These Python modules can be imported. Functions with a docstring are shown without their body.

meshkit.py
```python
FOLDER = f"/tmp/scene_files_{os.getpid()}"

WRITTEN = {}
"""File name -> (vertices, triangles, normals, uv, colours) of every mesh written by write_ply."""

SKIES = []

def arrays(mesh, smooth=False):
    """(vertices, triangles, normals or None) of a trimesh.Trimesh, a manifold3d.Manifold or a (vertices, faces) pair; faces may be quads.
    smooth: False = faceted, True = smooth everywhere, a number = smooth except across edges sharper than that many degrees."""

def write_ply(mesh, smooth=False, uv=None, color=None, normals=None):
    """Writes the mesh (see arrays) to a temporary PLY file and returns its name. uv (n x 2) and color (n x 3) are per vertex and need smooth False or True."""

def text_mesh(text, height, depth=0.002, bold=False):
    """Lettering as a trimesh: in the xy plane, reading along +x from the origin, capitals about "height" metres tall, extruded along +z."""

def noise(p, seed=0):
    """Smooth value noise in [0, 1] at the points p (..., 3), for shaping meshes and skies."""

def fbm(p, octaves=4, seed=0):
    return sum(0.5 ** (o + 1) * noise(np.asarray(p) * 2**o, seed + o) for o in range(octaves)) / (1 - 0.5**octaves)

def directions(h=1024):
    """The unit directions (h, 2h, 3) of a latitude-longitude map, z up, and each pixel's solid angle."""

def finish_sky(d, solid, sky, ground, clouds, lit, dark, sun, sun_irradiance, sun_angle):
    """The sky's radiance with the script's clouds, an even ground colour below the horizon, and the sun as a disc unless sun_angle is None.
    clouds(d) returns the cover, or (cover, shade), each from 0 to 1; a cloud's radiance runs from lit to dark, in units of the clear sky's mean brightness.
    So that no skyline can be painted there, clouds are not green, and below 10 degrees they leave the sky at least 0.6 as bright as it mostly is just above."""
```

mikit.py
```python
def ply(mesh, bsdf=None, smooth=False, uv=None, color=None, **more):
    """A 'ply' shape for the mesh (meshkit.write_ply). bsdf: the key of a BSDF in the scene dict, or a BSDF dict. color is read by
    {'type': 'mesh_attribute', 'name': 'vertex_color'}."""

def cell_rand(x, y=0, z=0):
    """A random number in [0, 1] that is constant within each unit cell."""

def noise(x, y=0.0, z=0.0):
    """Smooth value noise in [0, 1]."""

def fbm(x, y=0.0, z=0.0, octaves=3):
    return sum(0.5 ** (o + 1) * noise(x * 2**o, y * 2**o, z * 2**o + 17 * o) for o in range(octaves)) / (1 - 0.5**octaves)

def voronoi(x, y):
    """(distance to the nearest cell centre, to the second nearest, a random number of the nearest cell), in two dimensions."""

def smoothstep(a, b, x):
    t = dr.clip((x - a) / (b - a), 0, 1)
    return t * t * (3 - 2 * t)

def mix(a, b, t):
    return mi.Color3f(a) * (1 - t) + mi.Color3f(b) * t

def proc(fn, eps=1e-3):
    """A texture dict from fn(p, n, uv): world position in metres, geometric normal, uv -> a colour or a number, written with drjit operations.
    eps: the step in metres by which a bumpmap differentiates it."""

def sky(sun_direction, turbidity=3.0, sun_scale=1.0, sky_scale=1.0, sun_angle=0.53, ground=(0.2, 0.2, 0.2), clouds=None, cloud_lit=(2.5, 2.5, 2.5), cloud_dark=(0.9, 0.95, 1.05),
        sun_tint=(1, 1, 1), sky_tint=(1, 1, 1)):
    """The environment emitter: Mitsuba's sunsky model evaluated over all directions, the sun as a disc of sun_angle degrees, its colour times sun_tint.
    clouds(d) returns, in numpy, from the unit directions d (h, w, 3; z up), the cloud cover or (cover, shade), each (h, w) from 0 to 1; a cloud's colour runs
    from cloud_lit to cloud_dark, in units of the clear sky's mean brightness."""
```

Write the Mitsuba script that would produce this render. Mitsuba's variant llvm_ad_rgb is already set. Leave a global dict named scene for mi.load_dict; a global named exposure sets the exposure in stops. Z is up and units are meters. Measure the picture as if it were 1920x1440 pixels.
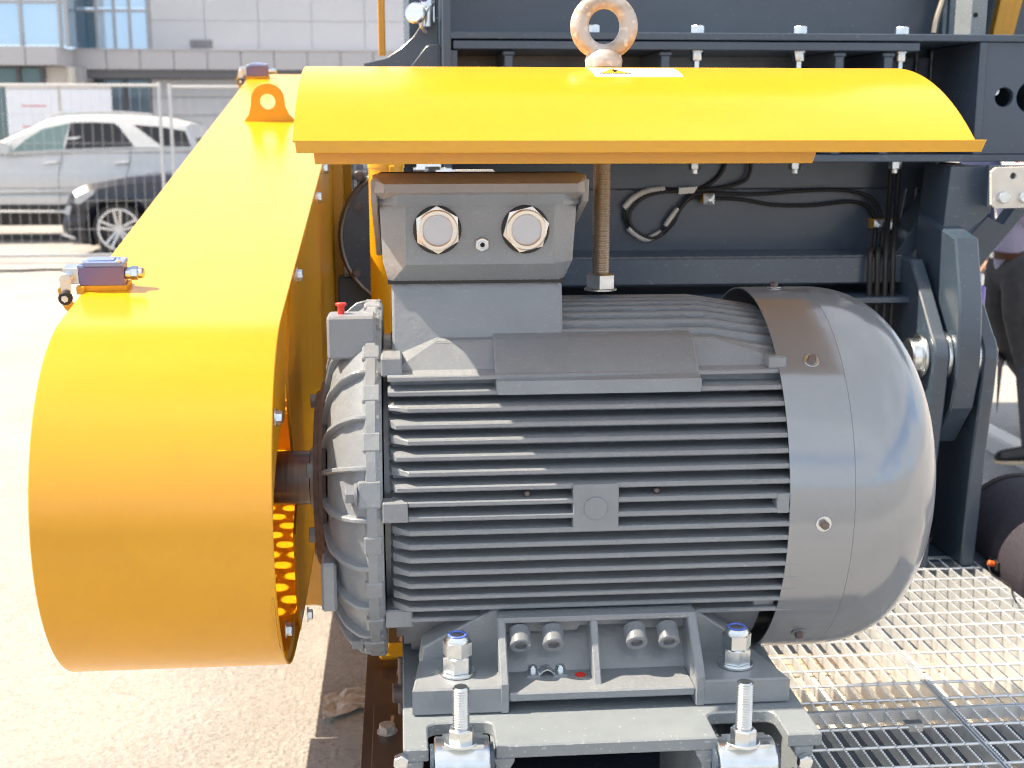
import math, random
import numpy as np, trimesh, manifold3d, mapbox_earcut
import mitsuba as mi, drjit as dr
import mikit, meshkit
from mikit import proc, noise, fbm, smoothstep, mix

random.seed(7); RNG = np.random.default_rng(7)
T = mi.ScalarTransform4f
PI = math.pi
scene, labels = {'type': 'scene'}, {}

# ------------------------------------------------------------------ camera, sky, exposure
FOCAL = 2400.0                                   # of a picture 1920 wide
PITCH = math.atan(485 / FOCAL); YAW = math.atan(210 * math.cos(PITCH) / FOCAL)
EYE = np.array([0, 0, 1.72])
FWD = np.array([math.sin(YAW) * math.cos(PITCH), math.cos(YAW) * math.cos(PITCH), -math.sin(PITCH)])
RIGHT = np.array([math.cos(YAW), -math.sin(YAW), 0]); UP = np.cross(RIGHT, FWD)
scene['camera'] = {'type': 'thinlens', 'fov': math.degrees(2 * math.atan(960 / FOCAL)), 'fov_axis': 'x',
                   'to_world': T().look_at(origin=EYE.tolist(), target=(EYE + FWD).tolist(), up=[0, 0, 1]),
                   'aperture_radius': 0.0032, 'focus_distance': 2.08, 'near_clip': 0.05, 'far_clip': 500.0}
def cloud_cover(d):
    p = np.stack([d[..., 0] / (d[..., 2] + .25), d[..., 1] / (d[..., 2] + .25), 0 * d[..., 0]], -1)
    c = meshkit.fbm(p * 1.6 + 3.1, 5, 4)
    cover = np.clip((c - .40) / .14, 0, 1)
    return cover * .92, np.clip((c - .60) / .3, 0, .5)
SUN = (-0.72, 0.05, 1.0)
scene['sky'] = mikit.sky(SUN, turbidity=3, clouds=cloud_cover, cloud_lit=(2.15, 2.15, 2.15), cloud_dark=(1.25, 1.28, 1.35), ground=(.26, .25, .24))
exposure = 2.72

def at(px, py, **plane):
    """The point where the sight line of a measured picture point meets the plane x=, y= or z=."""
    d = FWD + RIGHT * (px - 960) / FOCAL - UP * (py - 720) / FOCAL
    k, v = next(iter(plane.items())); i = 'xyz'.index(k)
    return EYE + d * (v - EYE[i]) / d[i]

# ------------------------------------------------------------------ materials
def rgb(c): return {'type': 'rgb', 'value': [float(x) for x in c]}
def mat(key, color, rough=.5, metal=0.0, coat=0.0, bump=None, bump_scale=1.0, eps=1e-3, **kw):
    c = proc(color) if callable(color) else rgb(color)
    m = {'type': 'principled', 'base_color': c, 'roughness': proc(rough) if callable(rough) else rough, 'metallic': metal, **kw}
    if coat: m |= {'clearcoat': coat, 'clearcoat_gloss': .9}
    if bump: m = {'type': 'bumpmap', 'bump': proc(bump, eps), 'scale': bump_scale, 'bsdf': m}
    scene[key] = {'type': 'twosided', 'bsdf': m}
    return key

def yellow_col(p, n, uv):
    g = fbm(p.x * 9, p.y * 9, p.z * 9, 3)
    return mix((.625, .297, .004), (.675, .324, .006), g)
def orange_peel(p, n, uv): return (noise(p.x * 260, p.y * 260, p.z * 260) + 2.5 * fbm(p.x * 14, p.y * 14, p.z * 14, 2) + 9 * fbm(p.x * 4.5, p.y * 4.5, p.z * 4.5, 2)) * .00012
mat('yellow_paint', yellow_col, .20, coat=.8, bump=orange_peel, eps=2e-3, specular=.5)
mat('yellow_plain', (.62, .305, .006), .3, coat=.5)
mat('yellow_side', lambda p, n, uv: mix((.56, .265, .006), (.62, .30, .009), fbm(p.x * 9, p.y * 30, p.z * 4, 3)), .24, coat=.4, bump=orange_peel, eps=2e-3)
def cast_bump(p, n, uv):
    return (noise(p.x * 420, p.y * 420, p.z * 420) * .00022 + noise(p.x * 170, p.y * 170, p.z * 170) * .0004 + fbm(p.x * 40, p.y * 40, p.z * 40, 2) * .0009)
def grey_col(p, n, uv):
    g = fbm(p.x * 22, p.y * 22, p.z * 22, 3); s = smoothstep(.72, .8, noise(p.x * 300, p.y * 300, p.z * 300))
    return mix(mix((.190, .212, .236), (.228, .251, .276), g), (.46, .46, .47), s * .10)
mat('grey_cast', grey_col, .28, coat=.7, bump=cast_bump, eps=8e-4)
mat('grey_plain', (.18, .20, .224), .34, coat=.3)
def cowl_col(p, n, uv):
    s = smoothstep(.80, .86, noise(p.x * 210, p.y * 210, p.z * 210))
    return mix((.262, .285, .315), (.40, .41, .44), s * .08)
mat('grey_sheet', cowl_col, .14, .42, coat=1.0, bump=lambda p, n, uv: fbm(p.x * 16, p.y * 16, p.z * 16, 2) * .0004 + noise(p.x * 300, p.y * 300, p.z * 300) * .00003, eps=2e-3, specular=.8)
def base_col(p, n, uv):
    s = smoothstep(.74, .84, noise(p.x * 230, p.y * 230, p.z * 230)); g = fbm(p.x * 15, p.y * 15, p.z * 15, 3)
    return mix(mix((.165, .196, .222), (.230, .262, .288), g), (.60, .61, .6), s * .28)
mat('grey_plate', base_col, .42, bump=lambda p, n, uv: fbm(p.x * 90, p.y * 90, p.z * 90, 3) * .0006, eps=1e-3)
def dark_col(p, n, uv):
    g = fbm(p.x * 6, p.y * 6, p.z * 6, 4); s = smoothstep(.82, .9, noise(p.x * 120, p.y * 120, p.z * 120))
    return mix(mix((.031, .050, .078), (.052, .077, .112), g), (.30, .30, .30), s * .10)
mat('dark_frame', dark_col, .30, coat=.5, specular=.6, bump=lambda p, n, uv: noise(p.x * 130, p.y * 130, p.z * 130) * .00012 + fbm(p.x * 9, p.y * 9, p.z * 9, 2) * .0016, eps=2e-3)
mat('weld', (.045, .055, .07), .3, coat=.4)
mat('black_rubber', (.018, .017, .017), .5)
mat('black_hole', (.006, .006, .007), .8)
mat('zinc', lambda p, n, uv: mix((.60, .65, .68), (.80, .84, .86), noise(p.x * 90, p.y * 90, p.z * 90)), .27, 1.0)
mat('galvanised', lambda p, n, uv: mix((.62, .66, .69), (.82, .85, .87), fbm(p.x * 60, p.y * 60, p.z * 60, 2)), .38, .6)
def eye_col(p, n, uv):
    a = fbm(p.x * 45, p.y * 45, p.z * 45, 3); b = smoothstep(.62, .70, fbm(p.x * 90 + 7, p.y * 90, p.z * 90, 2))
    return mix(mix((.50, .465, .43), (.40, .32, .25), smoothstep(.48, .70, a)), (.66, .65, .63), b * .7)
mat('worn_steel', eye_col, .38, .35, bump=lambda p, n, uv: noise(p.x * 150, p.y * 150, p.z * 150) * .0008)
mat('rod_steel', (.50, .44, .36), .36, .9)
mat('bare_steel', lambda p, n, uv: mix((.13, .10, .09), (.24, .20, .18), fbm(p.x * 180, p.y * 14, p.z * 14, 3)), .3, .85)
mat('scale_steel', lambda p, n, uv: mix((.10, .08, .08), (.20, .16, .15), fbm(p.x * 70, p.y * 70, p.z * 70, 3)), .5, .3)
mat('nickel', (.80, .74, .66), .26, 1.0)
mat('plug_grey', (.52, .54, .58), .5)
mat('lid_paint', lambda p, n, uv: mix((.235, .225, .225), (.275, .265, .26), fbm(p.x * 30, p.y * 30, p.z * 30, 2)), .3, coat=.5, bump=cast_bump, eps=8e-4)
mat('switch_body', (.15, .12, .27), .30, .2, coat=.6)
mat('switch_lid', (.20, .27, .50), .4, .2)
mat('red_cap', (.72, .035, .02), .4)
mat('orange_cap', (.85, .13, .02), .4)
mat('blue_nylon', (.10, .16, .60), .35)
mat('white_label', (.80, .80, .80), .4)
mat('cream_plate', lambda p, n, uv: mix((.60, .56, .50), (.72, .69, .63), fbm(p.x * 25, p.y * 25, p.z * 25, 3)), .45, .2)
def brown_col(p, n, uv):
    g = fbm(p.x * 30, p.y * 6, p.z * 30, 3)
    return mix((.040, .025, .022), (.085, .048, .040), g)
mat('brown_beam', brown_col, .26, coat=.5)
def ground_col(p, n, uv):
    a = fbm(p.x * .9, p.y * .9, 0.0, 4); g = noise(p.x * 150, p.y * 150, 3.0); g2 = fbm(p.x * 30, p.y * 30, 6.0, 3)
    b = smoothstep(.66, .80, noise(p.x * 105, p.y * 105, 1.0)); w = smoothstep(.70, .82, noise(p.x * 120, p.y * 120, 5.0))
    st = smoothstep(.50, .70, fbm(p.x * 2.2 + 5, p.y * 2.2, 2.0, 4))
    ca = dr.abs(fbm(p.x * 1.1 + 9, p.y * 1.1, 4.0, 4) - .5); cr = (1 - smoothstep(.0010, .004, ca)) * smoothstep(.5, .6, fbm(p.x * .5, p.y * .5, 8.0, 2))
    c = mix((.288, .280, .268), (.335, .327, .315), a) * (.86 + .16 * g + .14 * g2)
    c = mix(c, mi.Color3f(.16, .14, .125), b * .28); c = mix(c, mi.Color3f(.46, .44, .42), w * .22)
    return mix(mix(c, c * .86, st * .6), c * .55, cr * .7)
mat('concrete', ground_col, .9, bump=lambda p, n, uv: noise(p.x * 90, p.y * 90, 0.0) * .003 + noise(p.x * 190, p.y * 190, 2.0) * .0012, eps=2e-3, specular=.3)
def wood_col(p, n, uv):
    g = fbm(p.x * 60, p.y * 4, p.z * 60, 3); s = smoothstep(.50, .66, fbm(p.x * 9, p.y * 5, 0.0, 3))
    return mix(mix((.60, .52, .41), (.74, .66, .54), g), (.26, .14, .06), s * .6)
mat('timber', wood_col, .75)
mat('dark_ground', lambda p, n, uv: mix((.17, .168, .165), (.23, .226, .22), fbm(p.x * 20, p.y * 20, 0.0, 4)), .9)
mat('film', (.36, .335, .31), .35)
mat('navy_cloth', (.014, .022, .075), .8)
# background
mat('silver_paint', (.52, .54, .56), .25, .25, coat=1.0)
mat('navy_paint', (.010, .013, .026), .22, .0, coat=.6)
mat('tyre', (.022, .022, .023), .8)
mat('alloy', (.62, .62, .63), .3, .7)
mat('dark_glass', (.010, .012, .018), .06, coat=.2, specular=.4)
mat('pale_glass', (.10, .17, .18), .06, coat=1.0, specular=.6)
mat('sill_black', (.018, .018, .02), .5)
mat('lamp_lens', (.40, .43, .47), .15, coat=1.0)
mat('tail_lamp', (.55, .02, .03), .2, coat=1.0)
mat('cladding', lambda p, n, uv: mix((.52, .53, .56), (.58, .59, .615), fbm(p.x * .7, 0.0, p.z * .7, 3)), .45, .15)
mat('cladding_low', (.36, .36, .38), .5)
mat('band_metal', (.47, .46, .47), .42, .2)
mat('soffit', (.13, .13, .14), .7)
mat('curtain_glass', (.05, .10, .15), .04, metal=.0, coat=1.0, specular=1.0)
mat('mirror_glass', lambda p, n, uv: mix((.50, .62, .70), (.74, .80, .83), fbm(p.x * .35, 1.0, p.z * .5, 2)), .08, .6)
mat('mullion', (.42, .42, .43), .4, .4)
mat('vent_dark', (.17, .17, .185), .5)
mat('banner_cloth', lambda p, n, uv: mi.Color3f(.78, .79, .84) + 0 * p.x, .6)
mat('print_red', (.62, .22, .22), .6)
mat('print_blue', (.40, .66, .75), .6)
mat('fence_steel', (.60, .60, .60), .4, .6)
mat('trouser', lambda p, n, uv: mix((.068, .064, .065), (.105, .100, .101), fbm(p.x * 30, p.y * 30, p.z * 30, 3)), .85)
mat('shirt', (.56, .50, .66), .8)
mat('leather', (.13, .05, .025), .5)
mat('skin', (.52, .30, .20), .5)
mat('hair', (.05, .03, .02), .6)
mat('shoe_black', (.012, .012, .014), .35)
mat('shoe_navy', (.012, .022, .09), .6)
mat('shoe_sole', (.55, .45, .32), .7)
mat('kerb_white', (.70, .68, .64), .8)
mat('bag_cloth', lambda p, n, uv: mix((.026, .024, .036), (.042, .038, .052), noise(p.x * 250, p.y * 250, p.z * 250)), .7)
mat('purple_plastic', (.16, .14, .50), .4)

# ------------------------------------------------------------------ mesh helpers
def tm(v, f):
    m = trimesh.Trimesh(np.asarray(v, float), np.asarray(f, int), process=False)
    if m.volume < 0: m.invert()
    return m
def join(*ms): return trimesh.util.concatenate([m for x in ms for m in (x if isinstance(x, (list, tuple)) else [x])])
def hull(pts):
    h = manifold3d.Manifold.hull_points(np.asarray(pts, np.float32)).to_mesh()
    return trimesh.Trimesh(h.vert_properties[:, :3].astype(float), h.tri_verts, process=False)
def box(x0, x1, y0, y1, z0, z1, b=0.0):
    if x0 > x1: x0, x1 = x1, x0
    if y0 > y1: y0, y1 = y1, y0
    if z0 > z1: z0, z1 = z1, z0
    if b <= 0:
        m = trimesh.creation.box((x1 - x0, y1 - y0, z1 - z0)); m.apply_translation(((x0 + x1) / 2, (y0 + y1) / 2, (z0 + z1) / 2)); return m
    p = []
    for sx in (0, 1):
        for sy in (0, 1):
            for sz in (0, 1):
                x, y, z = (x0, x1)[sx], (y0, y1)[sy], (z0, z1)[sz]; dx, dy, dz = (1 - 2 * sx) * b, (1 - 2 * sy) * b, (1 - 2 * sz) * b
                p += [(x, y + dy, z + dz), (x + dx, y, z + dz), (x + dx, y + dy, z)]
    return hull(p)
def area2(p): p = np.asarray(p, float); q = np.roll(p, -1, 0); return (p[:, 0] * q[:, 1] - q[:, 0] * p[:, 1]).sum()
def inset(p, b):
    p = np.asarray(p, float); a = p - np.roll(p, 1, 0); c = np.roll(p, -1, 0) - p
    a /= np.linalg.norm(a, axis=1, keepdims=True) + 1e-12; c /= np.linalg.norm(c, axis=1, keepdims=True) + 1e-12
    na, nc = np.stack([-a[:, 1], a[:, 0]], 1), np.stack([-c[:, 1], c[:, 0]], 1)
    s = na + nc; k = 1 + (na * nc).sum(1, keepdims=True)
    return p + b * s / np.maximum(k, .35)
def prism(poly, axis, t0, t1, b=0.0, holes=()):
    """A polygon in the two other axes (in the order x, y, z), extruded along AXIS from t0 to t1 with chamfered edges."""
    if t0 > t1: t0, t1 = t1, t0
    rings = [np.asarray(poly, float) if area2(poly) > 0 else np.asarray(poly, float)[::-1]] + [np.asarray(h, float) if area2(h) < 0 else np.asarray(h, float)[::-1] for h in holes]
    ends = np.cumsum([len(r) for r in rings]).astype(np.uint32)
    full = np.vstack(rings); cap = mapbox_earcut.triangulate_float64(full, ends).reshape(-1, 3).astype(int)
    lay = [(full, t0), (full, t1)] if b <= 0 else [(np.vstack([inset(r, b) for r in rings]), t0), (full, t0 + b), (full, t1 - b), (np.vstack([inset(r, b) for r in rings]), t1)]
    n = len(full); V = np.vstack([np.column_stack([q, np.full(n, t)]) for q, t in lay]); F = [cap[:, ::-1], cap + n * (len(lay) - 1)]
    s0 = 0
    for e in ends:
        i = np.arange(s0, e); j = np.r_[s0 + 1:e, s0]; s0 = e
        for L in range(len(lay) - 1):
            a, c = i + n * L, j + n * L; F += [np.column_stack([a, c, c + n]), np.column_stack([a, c + n, a + n])]
    a = 'xyz'.index(axis); o = [k for k in range(3) if k != a]
    W = np.empty_like(V); W[:, o[0]] = V[:, 0]; W[:, o[1]] = V[:, 1]; W[:, a] = V[:, 2]
    return tm(W, np.vstack(F))
def arc(cx, cy, r, a0, a1, n=12): t = np.radians(np.linspace(a0, a1, n)); return [(cx + r * math.cos(a), cy + r * math.sin(a)) for a in t]
def circle(cx, cy, r, n=24): return arc(cx, cy, r, 0, 360 - 360 / n, n)
def frame(axis):
    a = np.asarray({'x': (1, 0, 0), 'y': (0, 1, 0), 'z': (0, 0, 1)}.get(axis, axis) if isinstance(axis, str) else axis, float); a /= np.linalg.norm(a)
    u = np.cross((0, 0, 1.0), a) if abs(a[2]) < .9 else np.array([1.0, 0, 0]) - a[0] * a
    u /= np.linalg.norm(u); return a, u, np.cross(a, u)
def lathe(prof, axis, centre, n=32, rot=0.0, caps=True):
    """prof: (distance along the axis, radius), ends closed."""
    a, u, v = frame(axis); t = np.arange(n) * 2 * PI / n + rot; c = np.asarray(centre, float); V = []
    for d, r in prof: V.append(c + a * d + r * (np.cos(t)[:, None] * u + np.sin(t)[:, None] * v))
    F = []; i = np.arange(n); j = (i + 1) % n
    for k in range(len(prof) - 1): F += [np.column_stack([k * n + i, k * n + j, (k + 1) * n + j]), np.column_stack([k * n + i, (k + 1) * n + j, (k + 1) * n + i])]
    V = np.vstack(V); m = len(V)
    if not caps: return tm(V, np.vstack(F))
    V = np.vstack([V, c + a * prof[0][0], c + a * prof[-1][0]])
    F += [np.column_stack([j, i, np.full(n, m)]), np.column_stack([(len(prof) - 1) * n + i, (len(prof) - 1) * n + j, np.full(n, m + 1)])]
    return tm(V, np.vstack(F))
def cyl(r, h, axis, c, n=24, b=0.0): return lathe([(0, r), (h, r)] if b <= 0 else [(0, r - b), (b, r), (h - b, r), (h, r - b)], axis, c, n)
def tubering(ro, ri, h, axis, c, n=32):
    a, u, v = frame(axis); t = np.arange(n) * 2 * PI / n; c = np.asarray(c, float); e = (ro - ri) * .18; prof = [(0, ri + e), (0, ro - e), (e, ro), (h - e, ro), (h, ro - e), (h, ri + e), (h - e, ri), (e, ri)]
    V = np.vstack([c + a * d + r * (np.cos(t)[:, None] * u + np.sin(t)[:, None] * v) for d, r in prof]); i = np.arange(n); j = (i + 1) % n; F = []; m = len(prof)
    for k in range(m): l = (k + 1) % m; F += [np.column_stack([k * n + i, k * n + j, l * n + j]), np.column_stack([k * n + i, l * n + j, l * n + i])]
    return tm(V, np.vstack(F))
def torus(R, r, axis, c, n=40, m=14, fn=None):
    a, u, v = frame(axis); s = np.arange(n) * 2 * PI / n; t = np.arange(m) * 2 * PI / m; c = np.asarray(c, float); V = []
    for x in s:
        e = math.cos(x) * u + math.sin(x) * v; rr = r if fn is None else fn(x)
        V.append(c + (R + rr * np.cos(t))[:, None] * e + (rr * np.sin(t))[:, None] * a)
    i, j = np.meshgrid(np.arange(n), np.arange(m), indexing='ij'); q = lambda i, j: ((i % n) * m + j % m).ravel()
    return tm(np.vstack(V), np.vstack([np.column_stack([q(i, j), q(i + 1, j), q(i + 1, j + 1)]), np.column_stack([q(i, j), q(i + 1, j + 1), q(i, j + 1)])]))
def hexa(af, h, axis, c, rot=0.0, dome=.12, hole=0):
    """A hexagon bolt head or nut with its chamfered top; c is the middle of its seat."""
    r = af / math.sqrt(3); a, u, v = frame(axis); c = np.asarray(c, float); pts = []
    for k in range(6):
        t = rot + k * PI / 3; e = math.cos(t) * u + math.sin(t) * v; pts += [c + r * e, c + r * e + a * h * (1 - dome)]
    pts += [c + a * h + .46 * af * (math.cos(t) * u + math.sin(t) * v) for t in np.linspace(0, 2 * PI, 18, endpoint=False)]
    return hull(pts)
def smooth_path(pts, n=6):
    p = np.asarray(pts, float); q = np.vstack([2 * p[0] - p[1], p, 2 * p[-1] - p[-2]]); out = []
    for i in range(1, len(q) - 2):
        for t in np.linspace(0, 1, n, endpoint=False):
            out.append(.5 * (2 * q[i] + (q[i + 1] - q[i - 1]) * t + (2 * q[i - 1] - 5 * q[i] + 4 * q[i + 1] - q[i + 2]) * t * t + (3 * q[i] - q[i - 1] - 3 * q[i + 1] + q[i + 2]) * t ** 3))
    return np.array(out + [q[-2]])
def tube(pts, r, n=10, smooth=6):
    p = smooth_path(pts, smooth) if smooth else np.asarray(pts, float)
    t = np.gradient(p, axis=0); t /= np.linalg.norm(t, axis=1, keepdims=True) + 1e-12
    a = np.cross(t[0], (0, 0, 1.0) if abs(t[0][2]) < .9 else (1.0, 0, 0)); A = []
    for d in t: a = a - d * (a @ d); a = a / np.linalg.norm(a); A.append(a)
    A = np.array(A); B = np.cross(t, A); w = np.arange(n) * 2 * PI / n; rr = np.broadcast_to(r, (len(p),))
    V = (p[:, None] + rr[:, None, None] * (np.cos(w)[None, :, None] * A[:, None] + np.sin(w)[None, :, None] * B[:, None])).reshape(-1, 3); F = []; i = np.arange(n); j = (i + 1) % n
    for k in range(len(p) - 1): F += [np.column_stack([k * n + i, k * n + j, (k + 1) * n + j]), np.column_stack([k * n + i, (k + 1) * n + j, (k + 1) * n + i])]
    m = len(V); V = np.vstack([V, p[0], p[-1]]); F += [np.column_stack([j, i, np.full(n, m)]), np.column_stack([m - n + i, m - n + j, np.full(n, m + 1)])]
    return tm(V, np.vstack(F))
def thread(r, h, axis, c, pitch=.0031, n=20, depth=.0017):
    prof = [(0, r - depth)]; k = int(h / pitch)
    for i in range(k): prof += [(i * pitch + pitch * .25, r - depth), (i * pitch + pitch * .55, r), (i * pitch + pitch * .75, r)]
    return lathe(prof + [(h - .0015, r - depth), (h, r - .0028)], axis, c, n)
def move(m, dx=0, dy=0, dz=0): m = m.copy(); m.apply_translation((dx, dy, dz)); return m
def turn(m, deg, axis, c=(0, 0, 0)): m = m.copy(); m.apply_transform(trimesh.transformations.rotation_matrix(math.radians(deg), axis, c)); return m
def refine(m, L):
    v, f = trimesh.remesh.subdivide_to_size(m.vertices, m.faces, L, max_iter=12); q = trimesh.Trimesh(v, f, process=False); q.merge_vertices(); return q
def bodies(bones, edge, blur=8):
    """One continuous skin over bones ((joint, radius), (joint, radius))."""
    def ball(c, r): s = manifold3d.Manifold.sphere(r, 16); return s.translate([float(x) for x in c])
    parts = [manifold3d.Manifold.batch_hull([ball(*a), ball(*b)]) for a, b in bones]
    M = manifold3d.Manifold.batch_boolean(parts, manifold3d.OpType.Add).refine_to_length(edge).to_mesh()
    m = trimesh.Trimesh(M.vert_properties[:, :3].astype(float), M.tri_verts, process=True)
    return trimesh.smoothing.filter_taubin(m, iterations=blur)

# ------------------------------------------------------------------ entries of the scene
def numbered(key):
    if key not in scene and key not in labels and not any(k.startswith(key + '__') for k in scene): return key
    i = 1
    while f'{key}_{i:03d}' in scene or f'{key}_{i:03d}' in labels: i += 1
    return f'{key}_{i:03d}'
COUNT = {}
def part_key(parent, name):
    k = f'{parent}__{name}'; i = COUNT.get(k, 0); COUNT[k] = i + 1
    return k if i == 0 else f'{k}_{i:03d}'
def thing(name, label, cat, group=None):
    key = numbered(name); labels[key] = {'label': label, 'category': cat}
    if group: labels[key]['group'] = group
    return key
def part(parent, name, mesh, m, smooth=32, label=None, kind=None, ply=None, **more):
    key = part_key(parent, name)
    scene[key] = {**(ply or mikit.ply(mesh, m, smooth=smooth)), **more}
    if label or kind: labels[key] = {**({'label': label} if label else {}), **({'kind': kind} if kind else {})}
    return key
def solo(name, mesh, m, label, cat, group=None, smooth=32, kind=None):
    key = numbered(name); scene[key] = mikit.ply(mesh, m, smooth=smooth); labels[key] = {'label': label, 'category': cat}
    if group: labels[key]['group'] = group
    if kind: labels[key]['kind'] = kind
    return key
def setting(name, mesh, m, smooth=False): scene[name] = mikit.ply(mesh, m, smooth=smooth); labels[name] = {'kind': 'structure'}; return name
# ------------------------------------------------------------------ ground
def ground_sheet():
    xs = np.r_[-60, -20, np.linspace(-6, 6, 25), 20, 60]; ys = np.r_[-40, -10, np.linspace(-2, 12, 29), 20, 40, 90]
    X, Yg = np.meshgrid(xs, ys, indexing='ij'); V = np.stack([X, Yg, 0 * X], -1).reshape(-1, 3); n = len(ys)
    i, j = np.meshgrid(np.arange(len(xs) - 1), np.arange(n - 1), indexing='ij'); a = (i * n + j).ravel()
    return trimesh.Trimesh(V, np.vstack([np.column_stack([a, a + n, a + n + 1]), np.column_stack([a, a + n + 1, a + 1])]), process=False)
setting('ground', ground_sheet(), 'concrete')
setting('unseen_ground', box(-40, 40, -38, -.9, -.1, .006), 'dark_ground')  # out of view behind the camera, dark so the cowl reflects a darker ground

# ------------------------------------------------------------------ electric motor
MY, MZ = 2.19, 1.115
mo = thing('electric_motor', 'big grey cast-iron electric motor with cooling fins and a smooth domed fan cowl', 'motor')
RB = .312
part(mo, 'body', lathe([(0, .22), (.0, .250), (.70, .250), (.70, .2)], 'x', (-.034, MY, MZ), 72), 'grey_cast')
FZ = [1.3345 - .0227 * k for k in range(18)]
def side_fin(z, x0=-.026, x1=.640, cham=.03):
    dy = math.sqrt(max(RB ** 2 - (z - MZ) ** 2, 0)); root = MY - .19; tip = MY - dy; p = []
    for x, y in ((x0, MY - .24), (x0 + .004, tip + .026), (x0 + cham, tip), (x1 - .02, tip), (x1, tip + .03), (x1, root), (x0, root)):
        h = .0060 if y > tip + .02 else .0041
        for s in (-1, 1): p.append((x, y + (.0018 if h < .005 else 0), z + s * h))
        if h < .005:
            for s in (-1, 1): p.append((x, y, z + s * .0024))
    return hull(p)
for k, z in enumerate(FZ):
    part(mo, 'cooling_fin', side_fin(z, cham=.012 if k % 2 == 1 and k < 9 else .03), 'grey_cast', smooth=25)
def top_fin(dy):
    tz = MZ + math.sqrt(.3135 ** 2 - dy * dy); y = MY - dy; p = []
    low = .028
    for x, z in ((-.024, MZ + .2), (-.024, tz - low - .040), (-.008, tz - low), (.052, tz), (.50, tz), (.615, tz - .018), (.64, tz - .06), (.64, MZ + .2)):
        top = z > tz - .03; h = .0036 if top else .0062
        for s in (-1, 1): p.append((x, y + s * h, z - (.002 if top else 0)))
        if top:
            for s in (-1, 1): p.append((x, y + s * .0018, z))
    return hull(p)
for k in range(-6, 7): part(mo, 'cooling_fin', top_fin(.019 + .0245 * k), 'grey_cast', smooth=25)
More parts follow.
